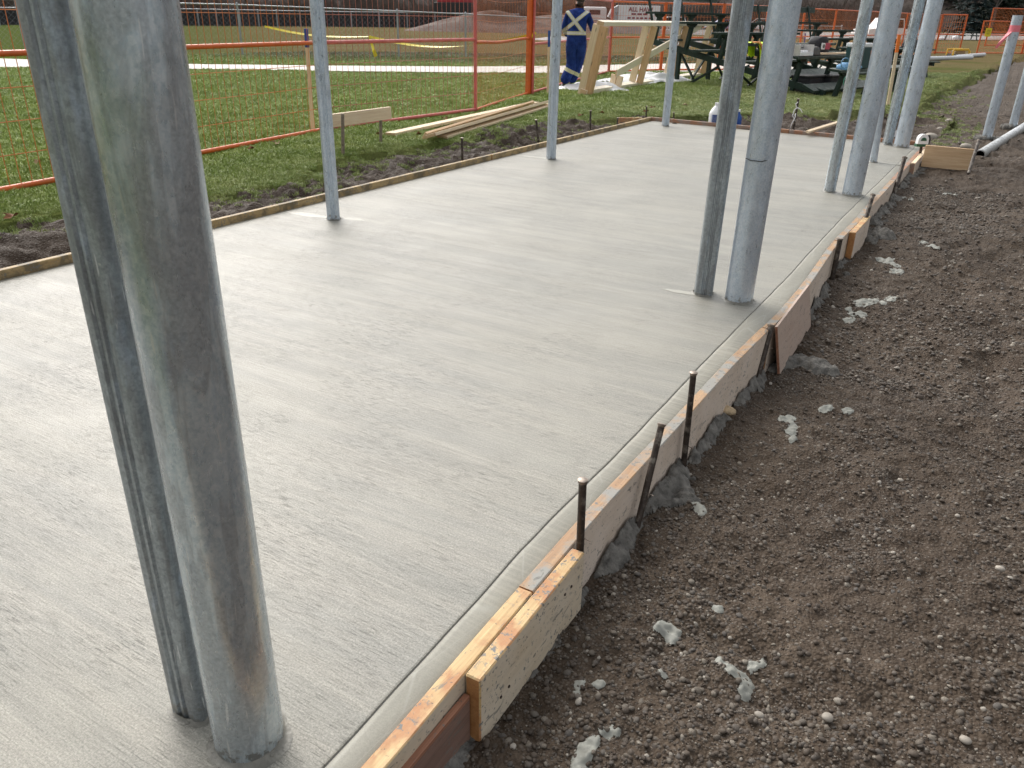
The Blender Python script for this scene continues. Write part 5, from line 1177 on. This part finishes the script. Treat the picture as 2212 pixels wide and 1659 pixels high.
# ------------------------------------------------------------------ vehicles and the lettered trailer
GLASS = M('car_glass', (.02, .022, .026), .1, 0, .1, 2, 0); CHR = M('chrome', (.55, .55, .55), .25, .8, .05, 2, 0); TAILR = M('tail_light', (.4, .02, .02), .3)
def car(label, loc, ang, paint, prof, glassprof, L=4.5, Wd=1.75, cat='car', grp='vehicles parked beyond the field', truck=False):
    R_ = Matrix.Rotation(ang, 3, 'Z'); loc = Vector(loc); t = thing('parked_' + ('truck' if truck else 'car'), label, cat, loc, grp); hw = Wd / 2
    def ext(nm, pl, w0, w1, mat):
        n = len(pl); zc_ = lambda z: w0 if z < .95 else w1; vs = [loc + R_ @ Vector((x, -zc_(z), z)) for x, z in pl] + [loc + R_ @ Vector((x, zc_(z), z)) for x, z in pl]
        mb = MB(); mb.add(vs, [tuple(range(n)), tuple(range(2 * n - 1, n - 1, -1))] + [(k, n + k, n + (k + 1) % n, (k + 1) % n) for k in range(n)]); return mb.build(nm, mat, t, auto=25)
    ext('body', prof, hw, hw * .86, paint); ext('window_glass', glassprof, hw * .99, hw * .875, GLASS)
    for x in (-L * .31, L * .31):
        for s in (-1, 1):
            a = loc + R_ @ Vector((x, s * (hw - .10), .33)); b = loc + R_ @ Vector((x, s * (hw + .03), .33)); w = MB().tube([a, b], .33, 18).build('wheel', BLACK, t, auto=40)
            c = loc + R_ @ Vector((x, s * (hw + .04), .33)); MB().tube([b, c], .19, 14).build('rim', CHR, w, auto=40)
    for s in (-1, 1):
        MB().box(loc + R_ @ Vector((-L / 2 + .03, s * hw * .72, .74)), (.08, .30, .16), R_, .02).build('headlight', WHITE, t); MB().box(loc + R_ @ Vector((L / 2 - .03, s * hw * .80, .85)), (.08, .18, .30), R_, .02).build('tail_light', TAILR, t)
    MB().box(loc + R_ @ Vector((-L / 2 + .0, 0, .72)), (.08, hw * .9, .20), R_, .02).build('grille', BLACK, t)
    MB().box(loc + R_ @ Vector((-L / 2 - .03, 0, .48)), (.12, hw * 1.9, .17), R_, .03).build('bumper', CHR, t)
    return t
CARW = M('white_car_paint', (.74, .74, .73), .3, 0, .03, 1, 0); CARS_ = M('silver_car_paint', (.38, .40, .42), .3, .3, .03, 1, 0); CARB = M('blue_car_paint', (.10, .12, .30), .3, 0, .05, 1, 0)
sed = [(-2.25, .35), (2.25, .35), (2.25, .85), (1.7, .95), (1.1, 1.42), (-.35, 1.45), (-1.05, .98), (-2.1, .80), (-2.25, .6)]; sedg = [(1.45, .96), (1.0, 1.37), (-.32, 1.39), (-.92, .98)]
suv = [(-2.3, .4), (2.3, .4), (2.3, 1.05), (2.2, 1.1), (1.95, 1.68), (-.3, 1.72), (-1.1, 1.10), (-2.15, .95), (-2.3, .7)]; suvg = [(1.98, 1.12), (1.8, 1.60), (-.28, 1.64), (-.95, 1.12)]
tru = [(-2.8, .45), (2.8, .45), (2.8, 1.12), (.75, 1.12), (.70, 1.20), (.55, 1.88), (-.75, 1.90), (-1.35, 1.20), (-2.65, 1.10), (-2.8, .8)]; trug = [(.60, 1.22), (.47, 1.80), (-.72, 1.82), (-1.20, 1.22)]
ca = math.atan2(SA, CA)
p = atD(1917, 80, 74); car('white pickup truck seen between the steel posts', (p.x, p.y, -.15), ca + .35, CARW, tru, trug, 5.6, 1.95, 'pickup truck', truck=True)
p = atD(1640, 60, 128); car('white wagon parked far off between two slab posts', (p.x, p.y, 0), ca - .5, CARW, suv, suvg, 4.6, 1.8)
for x, d, pt_, a_, l in ((1352, 122, CARS_, .1, 'silver car just under the frame\'s top plate'), (1398, 120, CARW, .2, 'white car left of the second frame stud'), (1445, 121, CARW, -.1, 'white car showing through the frame beside the corner post'), (1560, 126, CARB, .3, 'dark blue car beside an orange fence post behind the bleacher')):
    p = atD(x, 58, d); car(l, (p.x, p.y, 0), ca + a_, pt_, suv if pt_ is CARW else sed, suvg if pt_ is CARW else sedg)
p = atD(1283, 30, 98); t_ = thing('camper', 'white camper trailer beside the worker\'s shoulder', 'trailer', (p.x, p.y, 0), 'white trailers beyond the field'); R_ = Matrix.Rotation(ca, 3, 'Z')
MB().box(Vector((p.x, p.y, 1.75)), (2.6, 2.0, 1.5), R_, .25).build('box', CARW, t_); MB().box(Vector((p.x, p.y, 1.95)) - R_ @ Vector((0, 1.0, 0)), (1.2, .06, .5), R_).build('window', GLASS, t_); MB().tube([Vector((p.x, p.y, .4)) - R_ @ Vector((0, 1.0, 0)), Vector((p.x, p.y, .4)) + R_ @ Vector((0, 1.0, 0))], .4, 14).build('wheel', BLACK, t_, auto=40); MB().box(Vector((p.x, p.y, .8)), (2.5, 1.8, .4), R_).build('chassis', BLACK, t_)
p = atD(1378, 30, 100); pc = Vector((p.x, p.y, 0)); t_ = thing('lettered_trailer', 'white trailer with dark red lettering behind the timber frame', 'trailer', pc, 'white trailers beyond the field')
MB().box(pc + UPZ * 1.95, (4.6, 2.0, 1.55), R_, .04).build('box', CARW, t_); MB().box(pc + UPZ * 1.0, (4.4, 1.7, .3), R_).build('chassis', BLACK, t_)
for x in (-.5, .5): MB().tube([pc + R_ @ Vector((x, -1.0, .42)), pc + R_ @ Vector((x, 1.0, .42))], .42, 16).build('wheel', BLACK, t_, auto=40)
MB().prism([(-2.3, 0), (-3.4, .35), (-3.0, 1.2), (-2.3, 1.55)], -.9, .9, R_ @ Matrix(((1, 0, 0), (0, 0, -1), (0, 1, 0))), pc + UPZ * 1.18).build('nose', CARS_, t_)
LET = M('dark_red_lettering', (.22, .03, .05), .6, 0, .1, 5, 0)
def text(s, size, x, z):
    cu = bpy.data.curves.new('lettering', 'FONT'); cu.body = s; cu.size = size; cu.extrude = .01; cu.align_x = 'CENTER'; cu.offset = .012; cu.materials.append(LET)
    o = bpy.data.objects.new('lettering', cu); COL.objects.link(o); me_ = bpy.data.meshes.new_from_object(o.evaluated_get(bpy.context.evaluated_depsgraph_get())); bpy.data.objects.remove(o); o = bpy.data.objects.new('lettering', me_); COL.objects.link(o); m_ = (R_ @ Matrix(((1, 0, 0), (0, 0, -1), (0, 1, 0)))).to_4x4(); m_.translation = pc + R_ @ Vector((x, -1.015, z)); o.matrix_basis = m_; setpar(o, t_)
text('ALL HAW', .62, .15, 2.12)
mb = MB()
for z, a in ((1.86, [(-.6, .5), (.05, .5), (.7, .5)]), (1.45, [(-1.1, .35), (-.6, .3), (-.15, .25), (.3, .35), (.8, .3), (1.25, .3)])):
    for x, w in a: mb.box(pc + R_ @ Vector((x, -1.012, z)), (w, .02, .17), R_)
mb.build('printed_line', LET, t_)
# odds and ends in the middle distance
p = atD(1470, 80, 60)
t_ = thing('generator', 'small yellow machine on the grass before the gap in the fence', 'machine', G(2068, 122)); c = G(2068, 122)
YEM = M('yellow_paint', (.62, .36, .02), .45, 0, .15, 6, 0); TANM = M('tan_box', (.30, .22, .13), .7, 0, .2, 6, 0)
for off in (-.3, .3): MB().tube([c + RGT * -.38 + UPZ * .05 + FWD * 0 + Vector((-SA, CA, 0)) * off, c + RGT * -.38 + UPZ * .30 + Vector((-SA, CA, 0)) * off, c + RGT * .3 + UPZ * .32 + Vector((-SA, CA, 0)) * off, c + RGT * .38 + UPZ * .22 + Vector((-SA, CA, 0)) * off, c + RGT * .38 + UPZ * .05 + Vector((-SA, CA, 0)) * off], .05, 8).build('frame_tube', YEM, t_, auto=50)
MB().box(c + UPZ * .16, (.50, .4, .22), R_, .05).build('engine', TANM, t_); MB().box(c + UPZ * .06, (.8, .6, .10), R_, .02).build('base', BLACK, t_)
for a, b, l in (((2000, 131.5), (2098, 128.5), 'pale blue-white pipe lying on the far grass, longer and nearest'), ((2062, 127.5), (2125, 122), 'short pale pipe on the far grass, right of the longer one'), ((1973, 127), (2001, 124), 'thin white board on the grass right of the bleacher end')):
    q0, q1 = G(*a), G(*b); r = .085; o = tag(MB().tube([q0 + UPZ * r, q1 + UPZ * r], r, 16).build('loose_pipe' if 'pipe' in l else 'white_board', PIPEW if 'pipe' in l else WHITE, None, auto=40), l, 'pipe' if 'pipe' in l else 'board', 'pale pipes on the far grass' if 'pipe' in l else None)
picnic('dark picnic table far off in the gap of the orange fence', G(2088, 86.5), (CA, SA, 0), 2.0)
for x, s_, lb in ((2035, .35, 'white bag by the leaning pole on the far gravel road'), (2066, .5, 'white bag beside the dark picnic table in the gap'), (2004, .3, 'white bag left of the leaning pole, seen through the orange mesh')):
    c = G(x, 86); mb = MB(); rg = random.Random(int(x)); mb.ball(c + UPZ * s_ * .3, (s_ * .9, s_ * .6, s_ * .5), 9, 6, .25, rg); tag(mb.build('white_bag', SHEETM, None, True), lb, 'bag', 'white bags by the far road')
c = G(2040, 87); tag(MB().tube([c, c + UPZ * 1.7 + RGT * .45], .07, 8).build('leaning_pole', BARK, None, auto=40), 'thin dark pole leaning behind the last orange panel', 'pole')
# ------------------------------------------------------------------ scatter: grass, gravel
def src_coll(name, objs):
    c = bpy.data.collections.new(name)
    for o in objs: COL.objects.unlink(o); c.objects.link(o)
    return c
def scatter(name, pts, sc_, coll, tilt, seed, nrot=None):
    me = bpy.data.meshes.new(name); n = len(pts); me.vertices.add(n); me.vertices.foreach_set('co', np.ascontiguousarray(pts, dtype=np.float32).ravel())
    a = me.attributes.new('s', 'FLOAT', 'POINT'); a.data.foreach_set('value', np.ascontiguousarray(sc_, dtype=np.float32))
    o = bpy.data.objects.new(name, me); COL.objects.link(o)
    g = bpy.data.node_groups.new(name, 'GeometryNodeTree'); g.interface.new_socket('Geometry', in_out='INPUT', socket_type='NodeSocketGeometry'); g.interface.new_socket('Geometry', in_out='OUTPUT', socket_type='NodeSocketGeometry')
    N = g.nodes.new; gi, go = N('NodeGroupInput'), N('NodeGroupOutput'); ci = N('GeometryNodeCollectionInfo'); ci.inputs['Collection'].default_value = coll; ci.inputs['Separate Children'].default_value = True; ci.inputs['Reset Children'].default_value = True
    ip = N('GeometryNodeInstanceOnPoints'); ip.inputs['Pick Instance'].default_value = True
    rv = N('FunctionNodeRandomValue'); rv.data_type = 'FLOAT_VECTOR'; rv.inputs[0].default_value = (-tilt, -tilt, 0); rv.inputs[1].default_value = (tilt, tilt, 6.283); rv.inputs['Seed'].default_value = seed
    na = N('GeometryNodeInputNamedAttribute'); na.data_type = 'FLOAT'; na.inputs['Name'].default_value = 's'
    L = g.links.new; L(gi.outputs[0], ip.inputs['Points']); L(ci.outputs[0], ip.inputs['Instance']); L(rv.outputs[0], ip.inputs['Rotation']); L([x for x in na.outputs if x.enabled][0], ip.inputs['Scale']); L(ip.outputs[0], go.inputs[0])
    md = o.modifiers.new('scatter', 'NODES'); md.node_group = g
    return tag(o, kind='stuff')
def clump(seed, nb, hgt, rad):
    rg = random.Random(seed); mb = MB()
    for i in range(nb):
        a, r = rg.uniform(0, 6.28), rad * math.sqrt(rg.random()); p = Vector((r * math.cos(a), r * math.sin(a), -.01)); t = rg.uniform(0, 6.28); h = hgt * rg.uniform(.5, 1.1); w = rg.uniform(.0022, .0042)
        ln = Vector((math.cos(t), math.sin(t), 0)) * h * rg.uniform(.15, .8); sd = Vector((-math.sin(t), math.cos(t), 0)) * w
        m_ = p + UPZ * h * .6 + ln * .35; e = p + UPZ * h * rg.uniform(.75, 1) + ln
        mb.add([p - sd, p + sd, m_ + sd * .8, m_ - sd * .8, e], [(0, 1, 2, 3), (3, 2, 4)])
    return mb.build('grass_clump', BLADE)
gc = src_coll('grass_sources', [clump(s, 46, .055, .075) for s in (1, 2, 3)] )
N0 = 620000
gx = npr.uniform(-24, 0.5, N0); gy = npr.uniform(0.0, 36, N0)
fd = gx * -SA + gy * CA; lt = gx * CA + gy * SA; dist = np.hypot(gx, gy)
keep = (fd > 1.5) & (np.abs(lt / np.maximum(fd, .1)) < .78) & (dist < 34)
gx, gy, dist = gx[keep], gy[keep], dist[keep]
m = soil_mask(gx, gy)
pr = np.clip((8.5 / dist) ** 1.0, .25, 1.0) * np.clip((-m + .02) / .14, 0, 1) ** .8
inslab = (gx > -4.86) & (gx < 4) & (gy < 12.05)
pa_x = np.array([G(*p)[:] for p in pa]); pb_x = np.array([G(*p)[:] for p in pb])
kp = (npr.random(len(gx)) < pr) & ~inslab & (m < .02)
gx, gy, dist, m = gx[kp], gy[kp], dist[kp], m[kp]
# keep the path clear
def path_side(arr, x, y):
    ang = np.arctan2(x * CA + y * SA, -x * SA + y * CA); aa = np.arctan2(arr[:, 0] * CA + arr[:, 1] * SA, -arr[:, 0] * SA + arr[:, 1] * CA); dd = np.hypot(arr[:, 0], arr[:, 1]); o_ = np.argsort(aa)
    return np.interp(ang, aa[o_], dd[o_])
on = (dist < path_side(pa_x, gx, gy) + .1) & (dist > path_side(pb_x, gx, gy) - .05)
gx, gy, dist, m = gx[~on], gy[~on], dist[~on], m[~on]
gz = lawn_z(gx, gy)
trod = np.clip((gx + 7.3) / 2.5, 0, 1) * (gy < 12) + np.clip((gx + 6.5) / 3, 0, 1) * (gy >= 12)
gs = npr.uniform(.65, 1.25, len(gx)) * (1 + np.clip((dist - 9) / 22, 0, 1) * .7) * (1 - .38 * trod) * np.clip(.5 + (-m) * 1.5, .5, 1)
scatter('grass', np.stack([gx, gy, gz], -1), gs, gc, .25, 3)
# loose tufts on the soil edge
k = 12000; tx = np.concatenate([npr.uniform(-6.6, -4.8, k), npr.uniform(-4.6, -.4, k)]); ty = np.concatenate([npr.uniform(0, 12.5, k), npr.uniform(12, 22, k)]); tm = soil_mask(tx, ty); kk = (tm > 0) & (npr.random(2 * k) < np.exp(-tm / .22) * .85); tx, ty = tx[kk], ty[kk]
scatter('grass_tufts', np.stack([tx, ty, soil_z(tx, ty)], -1), npr.uniform(.35, .8, len(tx)), gc, .35, 5)

PEB = NT('gravel_stone'); _r = PEB.orand(); _v = PEB.coord('Object')
_c = PEB.ramp(_r, [(0.0, (.042, .030, .021)), (.32, (.076, .056, .040)), (.55, (.105, .081, .060)), (.66, (.092, .086, .080)), (.80, (.14, .116, .090)), (.91, (.195, .168, .135)), (.975, (.30, .265, .215)), (1.0, (.50, .46, .40))])
_c = PEB.mix(PEB.ramp(PEB.noise(_v, 60, 4), [(.42, 0.0), (.62, .8)]), _c, (.070, .055, .043))
PEBM = PEB.set(col=_c, ro=.62, nm=PEB.bump(PEB.noise(_v, 220, 3), .3, .002), sp=.4)
def pebble(seed, s, flat):
    rg = random.Random(seed); bm = bmesh.new(); bmesh.ops.create_icosphere(bm, subdivisions=2, radius=.5); ax_ = (rg.uniform(.8, 1.25), rg.uniform(.65, 1.0), flat * rg.uniform(.8, 1.1))
    nrm = [Vector((rg.gauss(0, 1), rg.gauss(0, 1), rg.gauss(0, 1))).normalized() for _ in range(7)]; cut = [rg.uniform(.30, .46) for _ in nrm]
    for v in bm.verts:
        for a, c in zip(nrm, cut):
            d = v.co.dot(a)
            if d > c: v.co -= a * (d - c) * (.98 if seed % 2 else .85)
        v.co = Vector((v.co.x * ax_[0], v.co.y * ax_[1], v.co.z * ax_[2])) * s
    me = bpy.data.meshes.new('pebble'); bm.to_mesh(me); bm.free(); me.materials.append(PEBM)
    for p in me.polygons: p.use_smooth = True
    o = bpy.data.objects.new('pebble', me); COL.objects.link(o); return o
pc_ = src_coll('pebble_sources', [pebble(s, 1.0, f) for s, f in zip(range(8), (.7, .55, .8, .5, .65, .75, .6, .85))])
def gravel(name, n, x0, x1, y0, y1, smin, smax, dens, seed):
    x, y = npr.uniform(x0, x1, n), npr.uniform(y0, y1, n); k = npr.random(n) < dens(x, y); x, y = x[k], y[k]
    u = npr.random(len(x)); s = smin * (smax / smin) ** (u ** 2.9)
    z = soil_z(x, y) + s * npr.uniform(-.18, .17, len(x)); scatter(name, np.stack([x, y, z], -1), s, pc_, .5, seed)
def dz1(x, y): return np.clip(.22 + 2.0 * np.clip(vnoise(x, y, 1.6) + .08, 0, 1) + .9 * np.clip(vnoise(x, y, 5), 0, 1) + np.clip((x - .1) * .55, 0, .5) , .04, 1)
gravel('gravel', 150000, -.80, 1.6, .4, 4.2, .0048, .022, dz1, 1)
gravel('gravel', 80000, -.80, 2.2, 4.0, 9.5, .008, .032, lambda x, y: dz1(x, y) * .6 + .1, 2)
gravel('gravel', 9000, -1.2, 3.0, 9.5, 22, .012, .05, lambda x, y: .35 + 0 * x, 3)
gravel('gravel', 1500, -6.6, -4.75, .5, 12, .010, .03, lambda x, y: (soil_mask(x, y) > 0) * .35, 4)
gravel('gravel', 900, -4.0, -1.0, 12.0, 14.5, .012, .045, lambda x, y: (soil_mask(x, y) > 0) * .5, 6)
# ------------------------------------------------------------------ single stones, splats, spill, leaves
PALE_ST = M('pale_stone', (.33, .295, .25), .7, 0, .25, 20, .3)
def stone(px, s, label, mat=PALE_ST, seed=0, grp='pale stones on the dirt'):
    p = G(*px, -.12); z = float(soil_z(np.array(p.x), np.array(p.y))); p = G(*px, z); rg = random.Random(seed + int(px[0])); mb = MB(); mb.ball((p.x, p.y, p.z + s * .2), (s * rg.uniform(.9, 1.3), s * rg.uniform(.7, 1.0), s * .62), 12, 8, .05, rg)
    return tag(mb.build('stone', mat, None, True), label, 'stone', grp)
for px, s, l in (((2009, 335 - 35), .10, 'large buff stone beside the tape measure'), ((2146, 312), .0, ''), ((2086, 318), .06, 'rounded buff stone by the top of the old grey stake'), ((2140, 318), .05, 'grey stone left of the open pipe end'), ((2140, 285), .06, 'flat white stone near the ribboned pipe'), ((2050, 262), .05, 'white flat stone up the dirt slope beyond the form'), ((2030, 280), .045, 'pale stone on the slope above the wide board')):
    if s: stone(px, s, l)
for px, s in (((1945, 1038), .011), ((2068, 1115), .010), ((1787, 1551), .015), ((1700, 1180), .010), ((2160, 1230), .014), ((2085, 1600), .013), ((1930, 720), .013), ((2095, 870), .012), ((1640, 1545), .010), ((2120, 640), .014)):
    stone(px, s, 'small pale pebble standing out from the brown gravel', PALE_ST, 3, 'pale pebbles in the gravel')
stone(((1650 + 325 / 2.602) / 1.1302, (600 + 1055 / 2.602) / 1.1302), .034, 'crumbly yellowish lump at the foot of the caked form board', M('crumbly_foam', (.50, .38, .24), .9, 0, .3, 60, .8, 160, .006), 7, 'lumps by the form')
def drape(name, x0, x1, y0, y1, step, H, mat, off=.0):
    """a lumpy sheet lying on the dirt wherever H(x, y) > 0"""
    xs, ys = np.arange(x0, x1 + step, step), np.arange(y0, y1 + step, step); X, Y = np.meshgrid(xs, ys); h = H(X, Y); Z = soil_z(X, Y) + np.maximum(h, -.004) + off
    nx = len(xs); i = np.arange((len(ys) - 1) * (nx - 1)); a = (i // (nx - 1)) * nx + i % (nx - 1); q = np.stack([a, a + 1, a + nx + 1, a + nx], -1)
    q = q[(h.ravel()[q] > 0).sum(1) >= 2]; used, inv = np.unique(q, return_inverse=True)
    return np_mesh(name, np.stack([X, Y, Z], -1).reshape(-1, 3)[used], inv.reshape(-1, 4).astype(np.int32), mat, True)
def splat(pts, label, grp='grey cement splats on the dirt', cat='cement splat', h=.0040, mat=SPLAT):
    """pts: (x, y, half-width in px) beads of one puddle draped on the dirt"""
    bd = []
    for (x, y, w) in pts:
        z = 0.0
        for _ in range(4): p = G(x, y, z); z = float(soil_z(np.array(p.x), np.array(p.y)))
        r = 1.3 * w / abs(pix(p + RGT * .5)[0] - pix(p - RGT * .5)[0]); bd.append((p.x, p.y, r))
    rm = max(b[2] for b in bd); x0, x1 = min(b[0] for b in bd) - rm * 2, max(b[0] for b in bd) + rm * 2; y0, y1 = min(b[1] for b in bd) - rm * 2.5, max(b[1] for b in bd) + rm * 2.5
    def H(X, Y):
        f = 0
        for bx, by, r in bd: f = f + np.exp(-1.4 * (((X - bx) / r) ** 2 + ((Y - by) / (r * 1.5)) ** 2))
        n = fbm(X, Y, .9 / rm, 4, .6) * .42; return h * (np.clip((f + n - .40) * 2.6, -.3, 1) + .12 * fbm(X, Y, 2.2 / rm, 3))
    return tag(drape('cement_splat', x0, x1, y0, y1, max(.003, rm / 11), H, mat, .003), label, cat, grp)
SG2 = 'grey cement splats on the dirt'
splat([(1554, 1426, 10), (1576, 1444, 13), (1600, 1462, 14), (1616, 1480, 13), (1610, 1500, 11), (1626, 1440, 10), (1646, 1434, 9)], 'largest Y-shaped pale cement splat on the near gravel')
splat([(1280, 1608, 13), (1264, 1620, 15), (1256, 1638, 15), (1250, 1655, 13)], 'S-shaped cement splat at the bottom edge of the photo')
splat([(1300, 1586, 6), (1318, 1582, 8), (1335, 1580, 6)], 'thin cement streak just above the S-shaped one')
splat([(1430, 1353, 12), (1446, 1363, 14), (1454, 1377, 11)], 'crumbly cement splat right of the near block\'s lower end')
splat([(1428, 1452, 5), (1435, 1462, 6)], 'small cement splat left of the Y-shaped one'); splat([(1250, 1480, 9), (1285, 1478, 7), (1298, 1480, 8), (1245, 1500, 7)], 'scattered cement dabs beside the near block\'s bottom corner')
splat([(1503, 1090, 7), (1512, 1098, 9), (1518, 1110, 6)], 'cement splat opposite the leaning stake'); splat([(1548, 1314, 7), (1556, 1320, 6)], 'small crumbly cement dab above the Y-shaped splat')
splat([(1690, 908, 9), (1708, 905, 10), (1712, 920, 10), (1706, 935, 11), (1712, 948, 8)], 'worm-shaped cement splat opposite the caked form board')
splat([(1775, 884, 7), (1790, 880, 9)], 'short cement splat right of the worm-shaped one'); splat([(1828, 886, 8), (1838, 889, 5)], 'cement splat farthest right in the line of three')
splat([(1855, 655, 10), (1872, 652, 13), (1888, 650, 9)], 'flat cement splat opposite the loose pink plywood'); splat([(1905, 655, 8), (1922, 648, 11)], 'leaf-shaped cement splat right of the flat one'); splat([(1845, 672, 8), (1862, 678, 8), (1833, 668, 6)], 'broken cement lumps below the flat splat'); splat([(1830, 690, 7), (1838, 696, 6)], 'lowest cement dab of the group opposite the pink plywood')
splat([(1900, 560, 8), (1918, 566, 9), (1935, 575, 9), (1930, 588, 9), (1945, 592, 7)], 'long branching cement splat opposite the orange-ended block'); splat([(1995, 526, 7), (2012, 532, 9), (2024, 537, 6)], 'cement smear out on the dirt, up from the branching splat')
splat([(2040, 423, 6), (2055, 420, 5), (2062, 428, 4)], 'pale cement flecks near the wide board'); splat([(1950, 428, 5), (1968, 432, 5)], 'thin cement smear near the last stakes')
def spill(y0, y1, out, n, label, hgt=.03, seed=1):
    def H(X, Y):
        xi = np.interp(Y, yin, xin) + .05; f = (X - xi) / out; w = fbm(X + seed, Y, 5, 4, .6); e = np.clip(np.minimum(Y - y0, y1 - Y) / .12, -1, 1)
        k = (1 - f) * .9 + w * 1.5 - .35 + np.minimum(0, e - .4)
        return np.where(X < xi, -1, hgt * .8 * np.clip(k, -1, 1) + np.where(k > 0, .012 * np.abs(fbm(X, Y, 55, 3, .8)) + .014 * fbm(X, Y, 26, 2), 0))
    o = tag(drape('spilled_concrete', -.90, -.72 + out * 1.5, y0, y1, .007, H, SPLAT_D), label, 'spilled concrete', 'spilled concrete along the form', 'stuff'); return o
spill(1.74, 2.6, .11, 420, 'grey concrete crumbs spilled at the foot of the tall stakes', .085, 2); spill(2.5, 3.85, .07, 300, 'grey concrete crumbs along the caked form board', .085, 3)
splat([(1672, 800, 12), (1695, 790, 14), (1720, 782, 20), (1748, 786, 22), (1776, 796, 18), (1802, 804, 12)], 'grey concrete slump spreading from the foot of the loose pink plywood', 'grey cement splats on the dirt', 'cement splat', .028, SPLAT_D); spill(4.68, 6.2, .07, 300, 'grey concrete crumbs between the pink plywood and the orange-ended block', .09, 5); spill(6.72, 7.5, .2, 300, 'grey concrete lump beyond the orange-ended block', .10, 9); spill(.9, 1.72, .06, 160, 'grey crumbs under the nearest block', .03, 6); spill(7.3, 11, .10, 260, 'grey crumbs along the last form board', .04, 7)
LEAFM = M('fallen_leaf', (.20, .085, .035), .8, 0, .3, 30, .2); LEAF2 = M('pale_leaf', (.34, .25, .14), .8, 0, .3, 30, .2)
rg = random.Random(3)
for i, (x, y) in enumerate(((85, 362), (120, 358), (1395, 152 + 96), (1085, 283), (1018, 285), (905, 300), (1480, 232), (1236, 262), (1410, 238), (600, 320), (545, 330), (820, 300), (1130, 232), (1300, 250), (960, 262), (690, 378), (30, 480), (1255, 255))):
    p = G(x, y); mb = MB(); s = rg.uniform(.035, .06); a = rg.uniform(0, 6.28); z = float(lawn_z(np.array(p.x), np.array(p.y))) + .045; ring = []
    for k_ in range(11):
        t = 6.283 * k_ / 11; r = s * (1 + .45 * math.cos(5 * t)) * (.8 + .2 * math.cos(t)); ring.append((p.x + r * math.cos(t + a), p.y + r * math.sin(t + a), z + .018 * math.cos(2 * t) + rg.uniform(0, .012)))
    mb.add([(p.x, p.y, z - .006)] + ring, [(0, 1 + k_, 1 + (k_ + 1) % 11) for k_ in range(11)]); tag(mb.build('fallen_leaf', LEAFM if i % 3 else LEAF2, None, False), 'curled brown leaf lying on the grass', 'leaf', 'fallen leaves on the grass')
